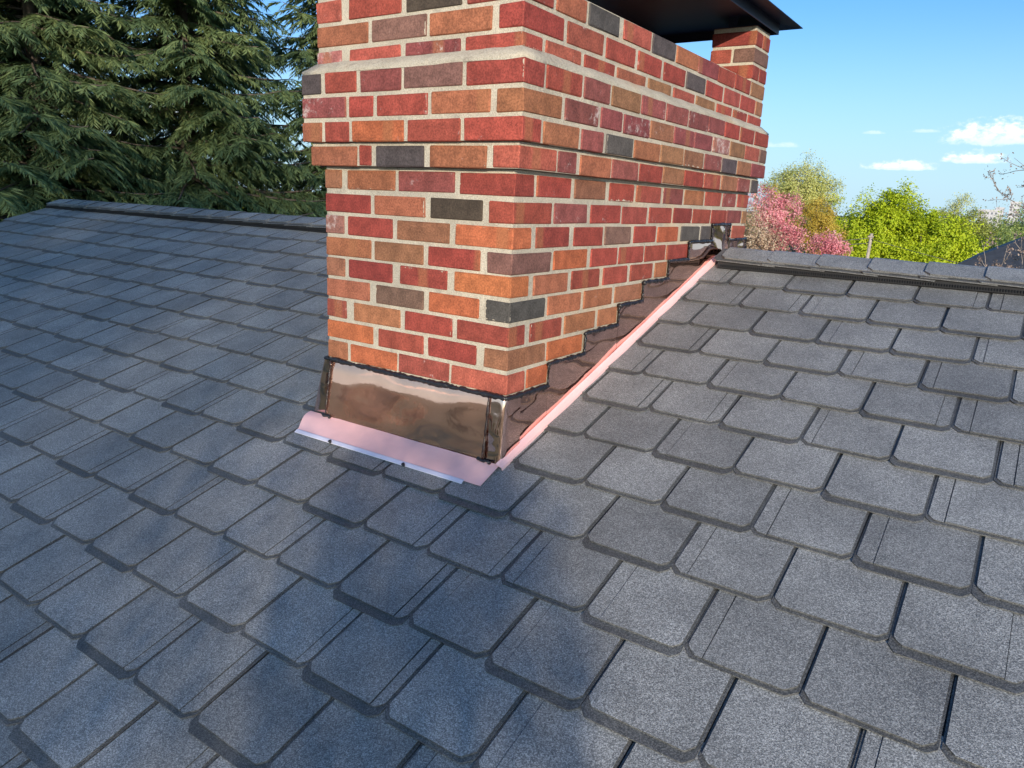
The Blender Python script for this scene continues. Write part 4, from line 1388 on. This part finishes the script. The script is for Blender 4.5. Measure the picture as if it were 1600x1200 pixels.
# bare twigs in front of the neighbouring roof and at the right edge
def bare_tree(name, label, cat, base, fork, ends, seed, r0, buds, bud_size, twig=0.35, nt=9):
    rg = np.random.default_rng(seed)
    t = thing(name, label, cat, (base[0], base[1], GZ))
    mb = MB()
    f0 = Vector(fork)
    mb.tube([(base[0], base[1], GZ - 0.1), Vector((base[0], base[1], GZ)).lerp(f0, 0.5) + Vector((0.08, 0.05, 0)), f0], [r0 * 1.3, r0, r0 * 0.8], 7)
    tips = []
    for e in ends:
        e = Vector(e)
        m = f0.lerp(e, 0.55) + Vector((rg.normal() * 0.08, rg.normal() * 0.08, 0.10))
        P = []
        for q_ in range(9):
            g = q_ / 8
            P.append(f0 * ((1 - g) ** 2) + m * (2 * g * (1 - g)) + e * (g * g) + Vector(rg.normal(size=3) * 0.028 * (e - f0).length * 0.3 * math.sin(math.pi * g)))
        mb.tube(P, [r0 * (0.5 - 0.46 * (q_ / 8) ** 0.7) for q_ in range(9)], 5)
        m = P[4]
        for _ in range(nt):
            a = m.lerp(e, rg.uniform(0.0, 1.0))
            d = Vector(unit(rg.normal(size=3) + np.array([0, 0, 0.5])) + np.array((e - m).normalized()) * 0.7).normalized()
            b = a + d * twig * rg.uniform(0.4, 1.1)
            q = a.lerp(b, 0.5) + Vector(rg.normal(size=3) * 0.02)
            mb.tube([a, q, b], [r0 * 0.11, r0 * 0.08, r0 * 0.05], 4)
            tips += [b, q, q.lerp(b, 0.5)]
            for _ in range(2):
                c = q.lerp(b, rg.random())
                d2 = (d + Vector(rg.normal(size=3) * 0.7)).normalized()
                c2 = c + d2 * twig * rg.uniform(0.2, 0.45)
                mb.tube([c, c2], [r0 * 0.06, r0 * 0.04], 3)
                tips += [c2, c.lerp(c2, 0.6)]
    mb.build('stem', M['bark_pale'], t, True)
    T = np.array([tuple(q) for q in tips])
    i = rg.integers(0, len(T), buds)
    P = T[i] + rg.normal(size=(buds, 3)) * bud_size * 0.8
    D = unit(rg.normal(size=(buds, 3)) + np.array([0, 0, 0.3]))
    ln = bud_size * rg.uniform(0.6, 1.4, buds)
    V, F = leaf_quads(P, D, unit(rg.normal(size=(buds, 3))), ln, ln * 0.55)
    part('seed_heads' if 'shrub' in name else 'buds', V, F, M['bud'], t, None, False, {'tone': ('FLOAT', 'FACE', rg.random(buds))})


rs = random.Random(4)
bare_tree('dry_shrub', 'tall dry shrub with pinkish seed heads before the dark neighbouring roof', 'shrub', (1.15, 7.5), (1.12, 7.5, -1.2),
          [(0.70 + 0.075 * k + rs.uniform(-0.03, 0.03), 7.45 + rs.uniform(-0.15, 0.15), rs.choice((0.06, 0.16, 0.22, 0.34)) + 0.02 * k) for k in range(11)], 71, 0.035, 1500, 0.022, 0.16, 6)
bare_tree('budding_tree', 'budding bare tree reaching in at the right edge', 'tree', (4.0, 12.3), (3.6, 12.2, -1.0),
          [(0.50, 11.8, 1.00), (0.66, 11.9, 1.45), (0.72, 11.7, 1.78), (0.78, 11.8, 0.62), (1.3, 12.3, 2.3), (2.4, 12.6, 3.0), (3.6, 12.4, 3.2), (1.2, 11.9, 0.9), (4.9, 12.6, 2.8), (1.0, 11.8, 1.3)], 72, 0.055, 3600, 0.030, 0.34, 16)


# ------------------------------------------------------------------ neighbours, pole, wires, far blocks
def house_box(name, label, x0, x1, y0, y1, ze, rise, wall, roof, hip=True, over=0.35, wins=()):
    t = thing(name, label, 'house', ((x0 + x1) / 2, (y0 + y1) / 2, GZ))
    tw = 0.2
    mb = MB()
    mb.box(x0, x1, y0, y0 + tw, GZ, ze).box(x0, x1, y1 - tw, y1, GZ, ze).box(x0, x0 + tw, y0 + tw, y1 - tw, GZ, ze).box(x1 - tw, x1, y0 + tw, y1 - tw, GZ, ze)
    ym = (y0 + y1) / 2
    if not hip:
        for x in (x0, x1 - tw):
            mb.prism([(x, y0, ze + 0.002), (x, y1, ze + 0.002), (x, ym, ze + rise * 0.92)], (tw, 0, 0))
    mb.build('wall', wall, t)
    X0, X1, Y0, Y1 = x0 - over, x1 + over, y0 - over, y1 + over
    h = (Y1 - Y0) / 2 if hip else 0.0
    V = [(X0, Y0, ze), (X1, Y0, ze), (X1, Y1, ze), (X0, Y1, ze), (X0 + h, ym, ze + rise), (X1 - h, ym, ze + rise)]
    F = [(0, 1, 5, 4), (1, 2, 5), (2, 3, 4, 5), (3, 0, 4)]
    V2 = V + [(a, b, c - 0.16) for a, b, c in V]
    F2 = F + [tuple(6 + i for i in f[::-1]) for f in F] + [(i, 6 + i, 6 + (i + 1) % 4, (i + 1) % 4) for i in range(4)]
    rf = part('roof', V2, F2, roof, t)
    for wx, wz, ww, wh in wins:
        for y, s in ((y0, -1), (y1, 1)):
            ya, yb = sorted((y + s * 0.001, y + s * 0.04))
            f = MB().box(wx - 0.08, wx + ww + 0.08, ya, yb, wz - 0.08, wz).box(wx - 0.08, wx + ww + 0.08, ya, yb, wz + wh, wz + wh + 0.08).box(wx - 0.08, wx, ya, yb, wz, wz + wh).box(wx + ww, wx + ww + 0.08, ya, yb, wz, wz + wh).build('window', M['wood_trim'], t)
            MB().box(wx, wx + ww, ya + 0.01, yb - 0.01, wz, wz + wh).build('pane', M['glass_far'], f)
    return t, rf


nb, rf = house_box('house', 'neighbouring house with a dark hipped roof beyond the ridge at right', -0.25, 10.0, 22.7, 31.4, -0.70, 2.65, M['brick_far'], M['far_roof'], True, 0.35,
                   [(0.8, -4.6, 0.9, 1.4), (3.4, -4.6, 0.9, 1.4), (7.0, -4.6, 0.9, 1.4)])
P = [(-1.15, 20.3, -1.30), (-1.15, 22.30, -0.84), (-1.15, 22.30, -0.98), (-1.15, 20.3, -1.44)]
MB().prism(P, (11.4, 0, 0)).build('porch_roof', M['grey_roof'], nb)
for x in (-0.9, 3.0, 6.8, 9.9):
    MB().box(x, x + 0.14, 20.5, 20.64, GZ, -1.42).build('porch_post', M['wood_trim'], nb)
MB().box(5.4, 6.1, 26.4, 27.1, 1.1, 2.7).build('chimney_stack', M['brick_far'], rf)
house_box('house', 'pale sided house glimpsed through the gap in the conifers', -29.0, -22.0, 8.4, 15.0, -0.2, 1.9, M['siding'], M['grey_roof'], False, 0.3, [(-27.5, -3.0, 0.9, 1.3), (-24.5, -3.0, 0.9, 1.3)])
for k, (x, y, cz, r, s) in enumerate(((-22, 4.5, -1.5, 2.2, 81), (-20, 14.8, -2.0, 2.4, 82), (-17.5, 18.5, -1.5, 2.5, 83), (-19, 9.0, -3.2, 1.6, 84))):
    leafy_tree('garden_tree', 'yellow-green tree glimpsed ' + ['behind the left conifers', 'behind the middle conifers', 'behind the conifer beside the chimney', 'low between the conifer trunks'][k], 'tree', (x, y),
               [(x, y, cz, r, r, 2.0), (x + 0.8, y + 0.5, cz - 1.2, r * 0.9, r * 0.9, 1.8)], 7000, 0.2, M['maple'], M['bark'], s, 'yellow-green trees behind the conifers', 7)

pole = thing('utility_pole', 'slim pale utility pole standing before the maples', 'utility pole', (-6.25, 42.6, GZ))
MB().tube([(-6.25, 42.6, GZ), (-6.16, 42.6, -0.40)], [0.11, 0.08], 8).build('shaft', M['pole_wood'], pole, True)
MB().box(-6.30, -6.02, 42.49, 42.52, -0.60, -0.52).build('bracket', M['pole_wood'], pole)
for a, b, sag, lab in (((-6.2, 42.5, -0.64), (-30, 33.0, -1.2), 0.9, 'upper slack wire running left from the utility pole'), ((-6.2, 42.5, -0.9), (-30, 32.6, -1.6), 0.8, 'lower slack wire running left from the utility pole'),
                       ((-6.1, 42.5, -0.7), (9.0, 36.5, -2.6), 0.35, 'slack wire running right from the utility pole')):
    a, b = Vector(a), Vector(b)
    P = [a.lerp(b, i / 16) - Vector((0, 0, sag * 4 * (i / 16) * (1 - i / 16))) for i in range(17)]
    tag(MB().tube(P, 0.016, 4).build('wire', M['wire'], None, True), lab, 'wire', 'utility wires')


def tower(label, x, y, w, d, ztop, floors, bays):
    t = thing('tower_block', label, 'building', (x, y, GZ), 'distant tower blocks')
    MB().box(x - w / 2, x + w / 2, y - d / 2, y + d / 2, GZ, ztop).build('wall', M['concrete'], t)
    MB().box(x - w / 2 - 0.2, x + w / 2 + 0.2, y - d / 2 - 0.2, y + d / 2 + 0.2, ztop + 0.002, ztop + 0.7).build('parapet', M['concrete'], t)
    hh = (ztop - GZ) / floors
    for f in range(floors):
        for b in range(bays):
            bw = w / bays
            xa = x - w / 2 + bw * (b + 0.25)
            MB().box(xa, xa + bw * 0.5, y - d / 2 - 0.06, y - d / 2 + 0.05, GZ + hh * (f + 0.35), GZ + hh * (f + 0.8)).build('window', M['glass_hazy'], t)


tower('lower distant pale tower block with a stepped top', -18.4, 398.0, 7.5, 10.0, 4.6, 5, 5)
tower('slim distant tower block left of the pine', -14.4, 401.0, 2.6, 9.0, 5.8, 6, 2)
tower('tallest distant tower block above the pine', -9.5, 420.0, 4.0, 9.0, 8.8, 7, 3)
